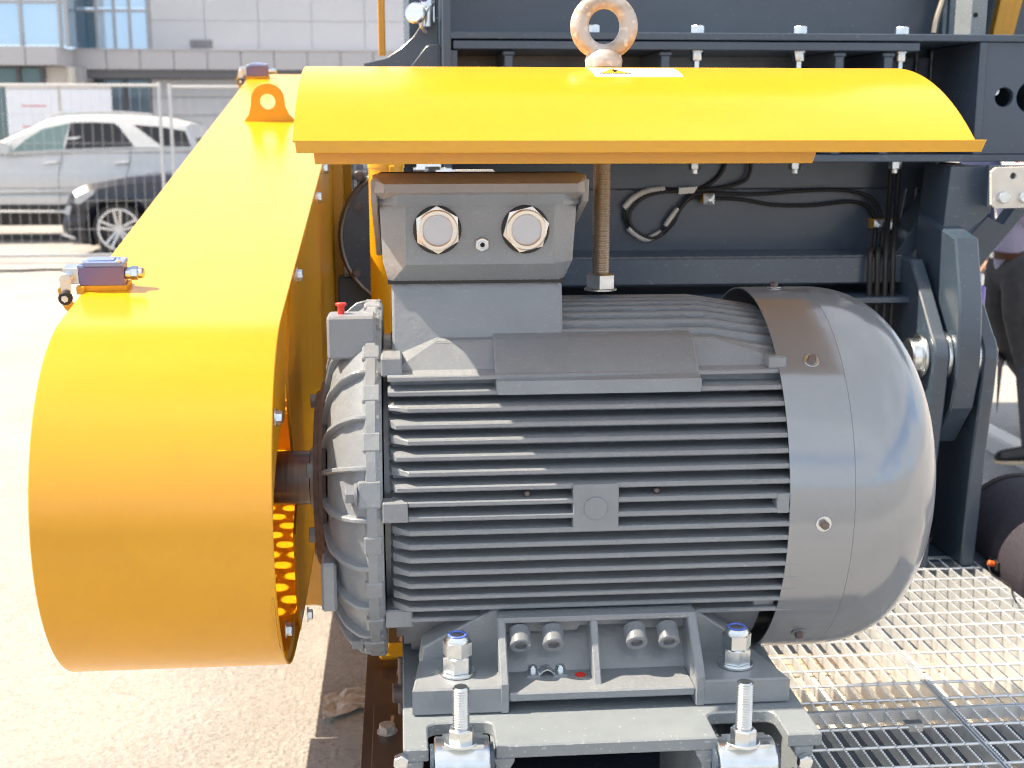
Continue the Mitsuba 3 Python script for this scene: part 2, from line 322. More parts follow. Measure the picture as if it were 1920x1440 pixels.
# shoulder between the top and the side fins, with its sloping ends
sh = []
for x, d in ((-.022, .055), (-.012, .026), (.052, 0), (.50, 0), (.615, .022), (.64, .045)):
    sh += [(x, MY - .10, 1.385 - d), (x, MY - .160, 1.385 - d), (x, MY - .167, 1.382 - d), (x, MY - .198, 1.337), (x, MY - .198, 1.30), (x, MY - .10, 1.30)]
part(mo, 'shoulder', hull(sh), 'grey_cast', smooth=25)
x0, x1 = at(926, 660, y=MY - .19)[0], at(1303, 660, y=MY - .19)[0]
part(mo, 'nameplate_pad', prism([(MY - .12, 1.392), (MY - .155, 1.390), (MY - .176, 1.383), (MY - .213, 1.352), (MY - .225, 1.338), (MY - .232, 1.333), (MY - .246, 1.330), (MY - .248, 1.309), (MY - .2, 1.305), (MY - .12, 1.305)], 'x', x0, x1, .0025), 'grey_cast', smooth=25)
# plates across the fins
def fin_plate(px0, px1, za, zb, dy, t=.012, b=.0015): return box(at(px0, 900, y=MY - dy)[0], at(px1, 900, y=MY - dy)[0], MY - dy - .0015, MY - dy + t, za, zb, b)
part(mo, 'boss_plate', fin_plate(1075, 1161, FZ[10] - .004, FZ[7] + .004, .3105, .02), 'grey_cast', smooth=25)
part(mo, 'blank_plug', cyl(.0185, .004, 'y', (at(1117, 953, y=MY - .312)[0], MY - .3155, (FZ[8] + FZ[9]) / 2), 10, .0008), 'grey_cast', smooth=25)
for q in ((716, 764), (1459, 1482)): part(mo, 'end_plate', fin_plate(*q, FZ[9] - .0045, FZ[8] + .0045, .3112, .03), 'grey_cast', smooth=25)
for px in (988, 1230): part(mo, 'drain_screw', cyl(.0042, .03, 'y', (at(px, 945, y=MY - .295)[0], MY - .300, (FZ[8] + FZ[7]) / 2 - .001), 12, .001), 'scale_steel')
# lugs beside the flange and the cowl
for (px0, px1, za, zb, dy, t) in ((718, 757, 1.336, 1.366, .225, .08), (1433, 1466, 1.338, 1.358, .222, .07), (718, 770, FZ[16] - .036, FZ[16] - .006, .262, .09), (1420, 1462, FZ[16] - .030, FZ[16] - .008, .255, .07)):
    part(mo, 'lug', box(at(px0, 900, y=MY - dy)[0], at(px1, 900, y=MY - dy)[0], MY - dy, MY - dy + t, za, zb, .0025), 'grey_cast', smooth=25)
# belly
for k, r in enumerate((.268, .274, .280)): part(mo, 'belly_rib', lathe([(0, r - .02), (0, r), (.58 - k * .0, r), (.58, r - .02)], 'x', (-.02 + .012 * k, MY + .01 * k, MZ - .012 * (k + 1)), 64), 'grey_cast')

# end shield with curved ribs
es = part(mo, 'end_shield', lathe([(0, .2), (0, .302), (.010, .309), (.024, .309), (.028, .300), (.040, .292), (.062, .272), (.080, .238), (.090, .19), (.094, .12), (.094, .02)], (-1, 0, 0), (-.036, MY, MZ), 96), 'grey_cast')
def shield_r(x):
    d = -.036 - x
    return np.interp(d, [0, .030, .045, .066, .086, .098, .104], [.309, .312, .308, .290, .254, .200, .130])
def shield_rib(a, t=.0040):
    xs = np.linspace(-.040, -.1395, 26); pts = [(x, -shield_r(x) + .0025) for x in xs] + [(-.1395, -.05), (-.040, -.05)]
    m = prism(pts, 'z', -t, t, .0018); return move(turn(m, -a, (1, 0, 0)), 0, MY, MZ)
for a in np.arange(-87.5, 260, 15.0): part(es, 'rib', shield_rib(a), 'grey_cast', smooth=25)
for k, a in enumerate(np.radians(np.arange(-80, 262, 15.0))):
    cy, cz = MY - .297 * math.cos(a), MZ + .297 * math.sin(a)
    big = k % 4 == 2
    m = box(-.066 if not big else -.074, -.037, -.013, .016, -.0155 - .006 * big, .0155 + .006 * big, .003); m = turn(m, -math.degrees(a), (1, 0, 0)); part(es, 'pad', move(m, 0, cy, cz), 'grey_cast', smooth=25)
    if big: part(es, 'bolt', join(hexa(.026, .014, (-1, 0, 0), (-.079, cy, cz), .3), cyl(.0175, .005, (-1, 0, 0), (-.074, cy, cz), 20, .0008)), 'grey_plain', smooth=25)
lb = at(622, 606, y=MY - .17)
part(es, 'grease_block', box(-.122, -.045, MY - .158, MY - .095, 1.352, 1.4215, .004), 'grey_cast', smooth=25)
part(es, 'grease_cap', join(cyl(.0055, .014, 'z', (-.100, MY - .125, 1.4215), 12), cyl(.009, .005, 'z', (-.100, MY - .125, 1.4345), 12, .001)), 'red_cap', label='small red plastic cap on a grease nipple')
part(es, 'drain_block', box(-.136, -.112, MY - .26, MY - .2, .965, 1.045, .004), 'grey_cast', smooth=25)
cap = part(mo, 'bearing_cap', lathe([(0, .05), (0, .168), (.006, .172), (.012, .168), (.014, .155), (.022, .150), (.024, .05)], (-1, 0, 0), (-.130, MY, MZ), 64), 'scale_steel')
for a in (20, 95, 155, 200, 265, 330):
    t = math.radians(a); part(cap, 'bolt', hexa(.024, .013, (-1, 0, 0), (-.150, MY - .135 * math.cos(t), MZ - .06 + .135 * math.sin(t) + .06), .2), 'grey_plain', smooth=25)
part(mo, 'shaft', lathe([(0, .046), (.004, .053), (.014, .053), (.016, .047), (.102, .047), (.106, .0455), (.40, .0455)], (-1, 0, 0), (-.150, MY, MZ), 48), 'bare_steel', label='bare brown steel drive shaft')

# fan cowl
CC = (.597, MY + .008, MZ + .003)
def cowl():
    R0, prof = .321, []
    prof += [(0.0, R0 - .0025), (0.0, R0), (.05, R0), (.1025, R0), (.1042, R0), (.1046, R0 - .0007), (.1050, R0)]
    for s in np.linspace(.02, .985, 34):
        a = s * PI / 2; prof.append((.106 + .209 * math.sin(a) ** .80, R0 * math.cos(a) ** .80))
    prof.append((.3155, .02)); prof += [(.311, .02)]
    inner = [(max(d - .0025, 0), r - .0025) for d, r in prof[7:-2]]
    return lathe(prof + inner[::-1] + [(.0, R0 - .0025)], 'x', CC, 128, caps=False)
fc = part(mo, 'fan_cowl', cowl(), 'grey_sheet', smooth=40, label='smooth pressed grey fan cowl with a domed end')
for a in (46, 0, -46, 90, 135, -90):
    t = math.radians(a - (2 if a == 0 else 0)); d = np.array([0, -math.cos(t), math.sin(t)]); c = np.array([.652, CC[1], CC[2]]) + d * .3215
    sc = part(fc, 'screw', join(hexa(.0125, .008, d, c + d * .002, .4), cyl(.005, .003, d, c + d * .001, 12)), 'scale_steel', smooth=25)
    part(fc, 'screw_washer', cyl(.0125, .0016, d, c, 24, .0004), 'zinc' if a != -46 else 'grey_plain')

# terminal box on its neck
nx0, nx1 = -.018, .258
part(mo, 'terminal_neck', prism([(MY - .158, 1.36), (MY - .130, 1.470), (MY + .12, 1.470), (MY + .12, 1.36)], 'x', nx0, nx1, .004), 'grey_cast', smooth=25)
TY = 2.003                                       # front of the box
def box_section(y, z, bev, w0, w1): return [(w0 + bev, y, z), (w1 - bev, y, z), (w0, y + bev * 1.25, z), (w1, y + bev * 1.25, z)]
tb_pts = []
for z, y, bev, w0, w1 in ((1.475, TY + .049, .006, -.0227, .2596), (1.506, TY + .004, .037, -.031, .274), (1.599, TY, .041, -.035, .280), (1.607, TY + .004, .047, -.035, .280)): tb_pts += box_section(y, z, bev, w0, w1)
for z, y in ((1.475, 2.37), (1.493, 2.38)): tb_pts += [(-.025, y, z), (.264, y, z)]
for z, y in ((1.6005, TY + .05), (1.571, TY + .144)): tb_pts += [(-.035, y, z), (.280, y, z)]
tb = part(mo, 'terminal_box', hull(tb_pts), 'grey_cast', smooth=20)
part(tb, 'gasket', box(-.024, .263, MY - .139, MY + .13, 1.4705, 1.4765), 'black_rubber')
part(tb, 'rim', hull([p for z, y, b in ((1.5985, TY - .005, .031), (1.6192, TY - .006, .031)) for p in box_section(y, z, b, -.038, .283)] + [(-.038, TY + .05, 1.5985), (.283, TY + .05, 1.5985), (-.038, TY + .05, 1.6192), (.283, TY + .05, 1.6192)]), 'grey_cast', smooth=20)
# the lid lies on a joint that falls away from the front edge to the back
def lid():
    out = []
    for (y, zt, zb) in ((TY - .021, 1.6320, 1.6195), (TY + .021, 1.644, 1.622)):
        k = .018 if y < TY else 0; out += [(-.0443 + k, y, zt), (.2905 - k, y, zt), (-.0443 + k, y, zb), (.2905 - k, y, zb)]
    out += [(-.031, TY + .046, 1.648), (.276, TY + .046, 1.648), (-.0443, TY + .012, 1.6375), (.2905, TY + .012, 1.6375), (-.0443, TY + .012, 1.617), (.2905, TY + .012, 1.617)]
    out += [(-.031, 2.33, 1.596), (.276, 2.33, 1.596), (-.0435, 2.38, 1.535), (.289, 2.38, 1.535), (-.0435, 2.40, 1.493), (.289, 2.40, 1.493)]
    return hull(out)
part(tb, 'lid', lid(), 'lid_paint', smooth=20, label='grey lid reflecting the yellow canopy')
for sx in (-.0474, .2833): part(tb, 'lid_rim', prism([(TY + .005, 1.6375), (TY + .012, 1.6026), (2.37, 1.485), (2.40, 1.493), (2.39, 1.546)], 'x', sx, sx + .0105, .002), 'lid_paint', smooth=20)
for gx in (.0550, .1926):
    g = part(tb, 'cable_gland', hexa(.064, .013, (0, -1, 0), (gx, TY - .003, 1.5614), .55 if gx < .1 else .25, .1), 'nickel', smooth=25)
    part(g, 'seal', tubering(.0376, .031, .004, (0, -1, 0), (gx, TY + .0005, 1.5604), 32), 'black_rubber')
    part(g, 'collar', tubering(.0314, .0232, .012, (0, -1, 0), (gx, TY - .015, 1.5614), 40), 'nickel')
    part(g, 'plug', cyl(.0239, .008, (0, -1, 0), (gx, TY - .015, 1.5614), 36, .001), 'plug_grey', label='pale grey blanking plug')
br = part(tb, 'breather', hexa(.020, .010, (0, -1, 0), (.1246, TY, 1.538), .5), 'zinc', smooth=25)
part(br, 'nozzle', tubering(.0064, .0036, .006, (0, -1, 0), (.1246, TY - .010, 1.538), 20), 'zinc'); part(br, 'bore', cyl(.0038, .004, (0, -1, 0), (.1246, TY - .0105, 1.538), 14), 'black_hole')

# feet: two slabs with webs, and the bolted bracket between them
FY = 1.815
def foot(px0, px1, zt, zb, taper):
    a, b = at(px0, 1300, y=FY)[0], at(px1, 1300, y=FY)[0]
    pl = [(a, FY), (b, FY), (b - (taper if taper > 0 else 0), FY + .135), (a - (taper if taper < 0 else 0), FY + .135)]
    return prism(pl, 'z', zb, zt, .003), a, b
ZB = .838
f1, fa, fb = foot(773, 951, .8815, ZB, -.015); part(mo, 'foot', f1, 'grey_cast', smooth=25)
f2, fc0, fd = foot(1309, 1480, .8790, ZB, .03); part(mo, 'foot', f2, 'grey_cast', smooth=25)
part(mo, 'foot_web', prism([(fa + .012, .87), (fa + .018, .905), (fb - .012, .965), (fb - .004, .965), (fb - .004, .87)], 'y', FY + .105, FY + .16, .003), 'grey_cast', smooth=25)
part(mo, 'foot_web', prism([(fd - .045, .87), (fd - .05, .90), (fc0 + .014, .955), (fc0 + .004, .955), (fc0 + .004, .87)], 'y', FY + .105, FY + .16, .003), 'grey_cast', smooth=25)
def side_wall(x0, x1): return prism([(FY - .0012, .839), (FY - .0012, .885), (FY + .075, .962), (FY + .145, .962), (FY + .145, .839)], 'x', x0, x1, .002)
part(mo, 'foot_wall', side_wall(fb - .010, fb + .003), 'grey_cast', smooth=25); part(mo, 'foot_wall', side_wall(fc0 - .004, fc0 + .011), 'grey_cast', smooth=25)
xm = at(1119, 1220, y=FY + .04)[0]
part(mo, 'foot_rib', prism([(FY + .020, .868), (FY + .075, .957), (FY + .14, .957), (FY + .14, .868)], 'x', xm - .006, xm + .006, .002), 'grey_cast', smooth=25)
part(mo, 'foot_shelf', box(fb + .003, fc0 - .004, FY + .001, FY + .15, .855, .8695, .0025), 'grey_cast', smooth=25)
part(mo, 'foot_back', prism([(FY + .078, .868), (FY + .090, .888), (FY + .128, .940), (FY + .128, .955), (FY + .155, .955), (FY + .155, .868)], 'x', fb + .002, fc0 - .003), 'grey_cast', smooth=20)
part(mo, 'foot_top', box(fb - .006, fc0 + .007, FY + .072, FY + .16, .953, .9625, .002), 'grey_cast', smooth=25)
ya, yb = at(938, 1150, y=MY - .27)[0], at(1306, 1150, y=MY - .27)[0]
part(mo, 'foot_flange', prism([(ya, FZ[17] + .004), (yb, FZ[17] + .004), (yb, FZ[17] - .016), (yb - .003, FZ[17] - .022), (at(1178, 1150, y=MY - .27)[0], FZ[17] - .022), (at(1170, 1150, y=MY - .27)[0], FZ[17] - .014), (at(1088, 1150, y=MY - .27)[0], FZ[17] - .014), (at(1080, 1150, y=MY - .27)[0], FZ[17] - .022), (ya + .005, FZ[17] - .022), (ya, FZ[17] - .016)], 'y', MY - .273, MY - .20, .0015), 'grey_cast', smooth=25)
be = math.radians(31); ax = np.array([0, -math.cos(be), -math.sin(be)])
for px, py in ((976, 1205), (1038, 1203), (1194, 1199), (1255, 1197)):
    tip = at(px, py + 6, y=FY + .052); sb = part(mo, 'socket_bolt', tubering(.0172, .0092, .032, ax, tip - ax * .030, 28), 'grey_plain')
    part(sb, 'socket', hexa(.0185, .004, ax, tip - ax * .010, 0, .0), 'vent_dark', smooth=False)
ec = part(mo, 'earth_clip', prism([(x, z) for x, z in ((-.032, 0), (-.012, 0), (-.006, .007), (0, .010), (.006, .007), (.012, 0), (.032, 0), (.032, .0018), (.013, .0018), (.007, .0088), (0, .0119), (-.007, .0088), (-.013, .0018), (-.032, .0018))], 'y', 0, .02), 'zinc', smooth=25)
scene[ec]['to_world'] = T().translate([float(x) for x in at(1026, 1268, z=.8697)])
for d in (-.022, .022):
    c = at(1026, 1262, z=.8697) + (d, .011, .0018); part(ec, 'screw', join(hexa(.013, .006, 'z', c), cyl(.0088, .0012, 'z', c, 18), cyl(.0048, .002, 'z', c + (0, 0, .0055), 12)), 'zinc', smooth=25)
part(mo, 'red_mark', cyl(.0085, .0010, 'z', at(1088, 1265, z=.8697), 20), 'red_cap', label='round red paint mark on the foot shelf')
for (px, py, nm) in ((858, 1262, 1), (1379, 1246, 2)):
    c = at(px, py, z=.8815 if nm == 1 else .879); hb = part(mo, 'hold_down_nut', hexa(.0405, .026, 'z', c + (0, 0, .006), .25 * nm, .12), 'zinc', smooth=25)
    part(hb, 'flat_washer', cyl(.0285, .005, 'z', c + (0, 0, .0005), 32, .001), 'zinc'); part(hb, 'lock_nut', hexa(.0405, .022, 'z', c + (0, 0, .032), .25 * nm + .5, .02), 'zinc', smooth=25)
    part(hb, 'lock_collar', lathe([(0, .0195), (.006, .0190), (.010, .0165), (.011, .013)], 'z', c + (0, 0, .053), 28), 'zinc'); part(hb, 'nylon_ring', tubering(.0150, .0110, .0025, 'z', c + (0, 0, .0625), 28), 'blue_nylon', label='blue nylon locking ring'); part(hb, 'stud_end', cyl(.0112, .010, 'z', c + (0, 0, .052), 20), 'bare_steel')

# ------------------------------------------------------------------ yellow canopy and the lifting eye through it
ca = thing('motor_canopy', 'curved yellow sheet-metal canopy over the grey motor', 'canopy')
CR, CZ = .589, 1.815 - .589
def arc_sheet(x0, x1, a0, a1, R=CR, t=.003, n=40):
    A = np.radians(np.linspace(a0, a1, n)); o = [(MY + R * math.sin(a), CZ + R * math.cos(a)) for a in A]; i = [(MY + (R - t) * math.sin(a), CZ + (R - t) * math.cos(a)) for a in A]
    return prism(o + i[::-1], 'x', x0, x1)
part(ca, 'sheet', arc_sheet(-.150, .837, -36.6, 33.6), 'yellow_paint', smooth=25)
ly, lz = MY - CR * math.sin(math.radians(36.6)), CZ + CR * math.cos(math.radians(36.6))
part(ca, 'front_lip', prism([(-.147, lz + .0005), (.853, lz + .0005), (.846, lz - .017), (-.145, lz - .017)], 'y', ly - .0035, ly + .0005, .0006), 'yellow_paint', smooth=False)
part(ca, 'stiffener', prism([(-.124, 1.6885), (.612, 1.6885), (.604, 1.6655), (-.122, 1.6655)], 'y', ly + .0285, ly + .034, .0006), 'yellow_paint', smooth=False)
part(ca, 'mounting_plate', box(-.12, .60, ly + .034, MY + .28, 1.6665, 1.672), 'yellow_paint', smooth=False)
def curved_patch(x0, x1, y0, y1, lift, n=8):
    ys = np.linspace(y0, y1, n); z = CZ + np.sqrt(CR ** 2 - (ys - MY) ** 2)
    return prism([(y, zz + lift) for y, zz in zip(ys, z)] + [(y, zz + .0002) for y, zz in zip(ys[::-1], z[::-1])], 'x', x0, x1)
st = part(ca, 'warning_sticker', curved_patch(.305, .445, 2.035, 2.115, .0010), 'white_label', label='white warning label with a yellow triangle')
def tri(s): return [(.340 - s, 2.052 + .3 * (.028 - s)), (.340 + s, 2.052 + .3 * (.028 - s)), (.340, 2.052 + .048 - .6 * (.028 - s))]
def sticker(poly, lift):
    m = prism(poly, 'z', 0, .0003); v = m.vertices; v[:, 2] += CZ + np.sqrt(CR ** 2 - (v[:, 1] - MY) ** 2) + lift; return m
part(st, 'triangle_border', sticker(tri(.028), .0011), 'black_hole'); part(st, 'triangle', sticker(tri(.0225), .0015), 'yellow_plain'); part(st, 'bolt_sign', sticker([(.337, 2.060), (.342, 2.073), (.338, 2.074), (.342, 2.088), (.344, 2.078), (.3475, 2.077), (.3425, 2.066)], .0019), 'black_hole')
part(st, 'divider', sticker([(.376, 2.036), (.378, 2.036), (.378, 2.114), (.376, 2.114)], .0011), 'vent_dark')
ey = thing('lifting_eye_bolt', 'rust-stained lifting eye on a long threaded rod through the yellow canopy', 'eye bolt')
EX = .342
part(ey, 'ring', torus(.0415, .0135, 'y', (EX, MY, 1.8815), 48, 16, lambda x: .0135 + .0022 * math.cos(x) ** 2), 'worn_steel')
part(ey, 'base', lathe([(0, .0305), (.012, .0315), (.020, .0285), (.028, .020)], 'z', (EX, MY, 1.8155), 40), 'worn_steel')
part(ey, 'rod', thread(.0153, .375, 'z', (EX, MY, 1.4415), .0042), 'rod_steel', smooth=40)
part(ey, 'nut', hexa(.047, .026, 'z', (EX, MY, 1.444), .32, .12), 'zinc', smooth=25); part(ey, 'washer', cyl(.0285, .004, 'z', (EX, MY, 1.4395), 32, .001), 'zinc')
# ------------------------------------------------------------------ yellow belt guard
bg = thing('belt_guard', 'long glossy yellow belt guard with a rounded nose, left of the grey motor', 'machine guard')
GY, GZ, GR, XL, XR = 2.165, 1.109, .304, -.556, -.200
SL = math.atan(.172); TY0, TZ0 = GY - GR * math.sin(SL), GZ + GR * math.cos(SL)
def guard_line(r, y_end=5.02):
    p = arc(GY, GZ, r, 90 + math.degrees(SL), 268, 40)
    p += [(2.35, GZ - r - .008), (4.9, GZ - r + .10)]
    t0, t1 = (GY - r * math.sin(SL), GZ + r * math.cos(SL)), None
    end = (y_end, t0[1] + math.tan(SL) * (y_end - t0[0]))
    p += [(5.32 + (r - GR), GZ - r + .32), (5.30 + (r - GR), end[1] - .16), (5.20, end[1] - .03), end]
    return p
outer, inner = guard_line(GR), guard_line(GR - .004)
part(bg, 'shell', prism(outer, 'x', XL, XR, .0015, holes=[inner]), 'yellow_paint', smooth=30)
rim_o, rim_i = guard_line(GR - .004), guard_line(GR - .016)
part(bg, 'rim', prism(rim_o, 'x', XR - .014, XR - .008, 0, holes=[rim_i]), 'yellow_paint', smooth=30)
# right side: two panels with the shaft opening between them, left side mostly hidden, slotted to let sun inside
cut = [(2.12 + .245 * math.cos(a), 1.035 + .197 * math.sin(a)) for a in np.radians(np.linspace(82, 282, 26))]
pa = arc(GY, GZ, GR - .006, 90 + math.degrees(SL), 270, 40)
pA = [(2.30, TZ0 + math.tan(SL) * (2.30 - TY0) - .006)] + pa + [(2.19, GZ - GR + .006), (2.20, .86)] + cut[::-1] + [(2.19, 1.30), (2.30, 1.33)]
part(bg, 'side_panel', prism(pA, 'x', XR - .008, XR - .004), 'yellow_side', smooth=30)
top = lambda y: TZ0 + math.tan(SL) * (y - TY0)
pB = [(2.27, .80), (2.34, .815), (4.9, .94), (5.25, 1.2), (5.25, top(5.02) - .17), (5.0, top(5.0) - .007), (2.295, top(2.295) - .0065), (2.185, 1.30), (2.20, 1.215), (2.262, 1.12), (2.285, 1.04), (2.225, 1.0), (2.245, .87)]
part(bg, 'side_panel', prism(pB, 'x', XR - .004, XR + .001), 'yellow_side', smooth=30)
slots = []
for i, y in enumerate(np.arange(2.02, 4.6, .060)):
    for j in range(7):
        z = .90 + .078 * j + (.039 if i % 2 else 0)
        if (y - GY) ** 2 + (z - GZ) ** 2 < .25 ** 2 or (y > GY and z < top(y) - .07 and z > .87): slots.append(arc(y, z + .010, .019, 0, 180, 6) + arc(y, z - .010, .019, 180, 360, 6))
left_outer = guard_line(GR - .005)
part(bg, 'slotted_panel', prism(left_outer, 'x', XL + .004, XL + .007, 0, holes=slots), 'yellow_plain', smooth=False)
part(bg, 'pulley', join(lathe([(0, .05), (0, .15), (.012, .155), (.02, .15), (.17, .15), (.178, .155), (.19, .15), (.19, .05)], 'x', (-.46, MY, MZ), 48), [torus(.150, .004, 'x', (-.44 + .016 * k, MY, MZ), 40, 6) for k in range(1, 10)]), 'black_rubber')
zl, zr_ = float(at(583, 1135, y=3.45)[2]), float(at(640, 1148, y=3.45)[2]); sl_ = (zr_ - zl) / float(at(640, 1148, y=3.45)[0] - at(583, 1135, y=3.45)[0])
part(bg, 'rear_casing', prism([(XL + .004, zl - .004), (-.26, zl), (.02, zl + sl_ * .26), (.02, .95), (XL + .004, .95)], 'y', 3.45, 4.95, .002), 'yellow_paint', smooth=False)
part(bg, 'unseen_shade_box', box(-.625, -.36, 3.02, 3.449, .47, .86, .003), 'yellow_paint', smooth=False)  # unseen behind the drum, placed to shade the ground to its right
for px in (628, 649): yv = at(px, 420, x=XR + .004)[1]; part(bg, 'joint_flange', box(XR + .001, XR + .028, yv - .004, yv + .004, .95, top(yv) - .02, .001), 'yellow_paint', smooth=False)
for px, py in ((517, 783), (558, 516), (596, 371), (608, 317), (537, 1180), (577, 1152)):
    c = at(px, py, x=XR + .002); bo = part(bg, 'bolt', join(hexa(.0185 if c[1] < 2.7 else .022, .010, 'x', c, .3), cyl(.0145, .002, 'x', c - (.001, 0, 0), 20), ), 'zinc', smooth=25)
c = at(56, 795, y=2.06); part(bg, 'bolt', hexa(.019, .010, (-1, 0, 0), (XL - .001, c[1] + .06, c[2]), .3), 'zinc', smooth=25)
def on_guard(px, py):
    d = FWD + RIGHT * (px - 960) / FOCAL - UP * (py - 720) / FOCAL
    k = (TZ0 + math.tan(SL) * (0 - TY0) - EYE[2]) / (d[2] - math.tan(SL) * d[1]); return EYE + d * k
def guard_frame(o):
    M = np.eye(4); M[:3, 0] = (1, 0, 0); M[:3, 1] = (0, math.cos(SL), math.sin(SL)); M[:3, 2] = (0, -math.sin(SL), math.cos(SL)); M[:3, 3] = o; return M
o = on_guard(505, 227); wl = on_guard(553, 227)[0] - on_guard(457, 227)[0]
s = wl / 96
lugp = [(-48 * s, -.002), (-38 * s, 12 * s), (-33 * s, 30 * s)] + [(x * s - 1 * s, 40 * s + y * s) for x, y in arc(0, 0, 31, 172, 8, 16)] + [(31 * s, 28 * s), (38 * s, 12 * s), (48 * s, 2 * s), (50 * s, -.002)]
lg = prism(lugp, 'y', -.006, .006, .001, holes=[circle(-1 * s, 37 * s, 14.5 * s, 28)]); lg.apply_transform(guard_frame(o)); part(bg, 'lifting_lug', lg, 'yellow_paint', smooth=25)

def limit_switch(o, k, label):
    ls = thing('limit_switch', label, 'switch', 'limit switches on the belt guard'); M = guard_frame(o); M[:3, :3] *= k
    def p(name, m, material, parent=ls, smooth=25, **kw): m = m.copy(); m.apply_transform(M); return part(parent, name, m, material, smooth=smooth, **kw)
    p('bracket', join(box(-.040, .041, -.016, .030, .0, .010, .0008), box(-.044, -.030, -.022, -.010, -.004, .010, .001)), 'yellow_plain')
    p('body', box(-.0385, .038, -.016, .018, .0102, .044, .0012), 'switch_body')
    lid = p('lid', join(box(-.028, .028, -.0172, .019, .0442, .0525, .0012), box(-.040, -.029, -.0175, .019, .0415, .047, .0008), box(.027, .040, -.0175, .019, .0442, .0515, .0008), box(-.022, .022, -.010, .012, .0525, .0545, .0008)), 'switch_lid', label='bright blue lid')
    for x, y in ((-.034, -.008), (.031, -.014)): p('screw', cyl(.0045, .004, 'z', (x, y, .047 if x < 0 else .0515), 14, .0006), 'zinc', lid)
    hd = p('head', box(-.066, -.0395, -.012, .014, .012, .041, .001), 'zinc')
    p('pivot', join(cyl(.0095, .014, (0, -1, 0), (-.0585, -.010, .026), 20, .001)), 'zinc', hd)
    p('lever', join(hull([q for x, z, r in ((-.0595, .024, .010), (-.061, -.002, .0075)) for yy in (-.024, -.027) for q in [(x + r * math.cos(t), yy, z + r * math.sin(t)) for t in np.linspace(0, 2 * PI, 16)]]), hexa(.010, .004, (0, -1, 0), (-.0595, -.027, .024), .2)), 'nickel', hd)
    ro = p('roller', cyl(.0118, .009, (0, -1, 0), (-.061, -.0275, -.007), 28, .0012), 'black_rubber'); p('roller_screw', hexa(.011, .002, (0, -1, 0), (-.061, -.0365, -.007), .3), 'nickel', ro)
    p('gland', join(cyl(.0105, .010, 'x', (.0385, 0, .028), 20, .001), hexa(.021, .012, 'x', (.048, 0, .028), .2, .08), cyl(.0095, .012, 'x', (.058, 0, .028), 20, .003)), 'zinc')
    strip = [(-.060, -.045), (-.070, -.034), (-.077, -.018), (-.079, .002), (-.074, .007)]
    q = [(x, z) for x, z in strip] + [(x + .0095, z + (.006 if z < 0 else 0)) for x, z in strip[::-1]]
    p('hook', prism(q, 'y', -.010, .012, .0006), 'yellow_plain')
limit_switch(on_guard(197, 541), 1.0, 'blue limit switch with a roller lever on the near end of the yellow guard')
limit_switch(on_guard(484, 147), 1.0, 'small distant limit switch on the far upper end of the yellow guard')

# ------------------------------------------------------------------ base of the motor
mb = thing('slotted_bedplate', 'grey steel adjusting base plate with two open slots under the motor', 'base plate')
X = lambda px, y=1.712, py=1385: float(at(px, py, y=y)[0])
PF = 1.712
bx0, bx1 = -.011, X(1541)
s1a, s1b, s2a, s2b = X(803), X(931), X(1346), X(1478)
def u_slot(a, b, yb): r = .016; return [(a, PF)] + [(a, yb - r)] + [(x, y) for x, y in arc(a + r, yb - r, r, 180, 90, 6)] + [(x, y) for x, y in arc(b - r, yb - r, r, 90, 0, 6)] + [(b, PF)]
pl = [(bx0, PF)] + u_slot(s1a, s1b, 1.792) + u_slot(s2a, s2b, 1.792) + [(bx1, PF), (bx1 + .002, 2.44), (X(1300), 2.44), (X(1300), 1.893), (X(1000), 1.886), (X(985), 1.862), (X(945), 1.862), (X(945), 2.44), (bx0, 2.46)]
part(mb, 'plate', prism(pl, 'z', ZB - .0215, ZB - .0008, .0022), 'grey_plate', smooth=20)
def leg(pxa, pxb, z0, flare=.012):
    a, b = X(pxa), X(pxb); zt = ZB - .0215
    return prism([(a - flare, zt), (b + flare, zt), (b + flare * .9, zt - .006), (b, zt - .022), (b, z0), (a, z0), (a, zt - .022), (a - flare * .9, zt - .006)], 'y', PF + .001, PF + .30, .0015)
for a, b, fl in ((758, 791, .002), (938, 953, .010), (1318, 1336, .010), (1496, 1522, .004)): part(mb, 'leg', leg(a, b, .55, fl), 'grey_plate', smooth=20)
for px in (752, 1507): part(mb, 'pin_head', join(hexa(.020, .012, (0, -1, 0), at(px, 1425, y=PF - .001), .4), ), 'zinc', smooth=25)
for x in (bx0 + .001, bx1 - .013): part(mb, 'shade_side_plate', box(x, x + .012, PF + .305, 2.43, .56, ZB - .0216, .001), 'grey_plate', smooth=False)  # mostly hidden, placed to block sun and darken the space under the plate
part(mb, 'underside_tray', box(bx0 + .02, bx1 - .02, PF + .1, 2.43, .545, .56, .001), 'dark_frame', smooth=False)
part(mb, 'rear_bearer', box(bx0 + .03, bx1 - .03, 2.25, 2.40, .60, ZB - .022, .002), 'dark_frame', smooth=False)
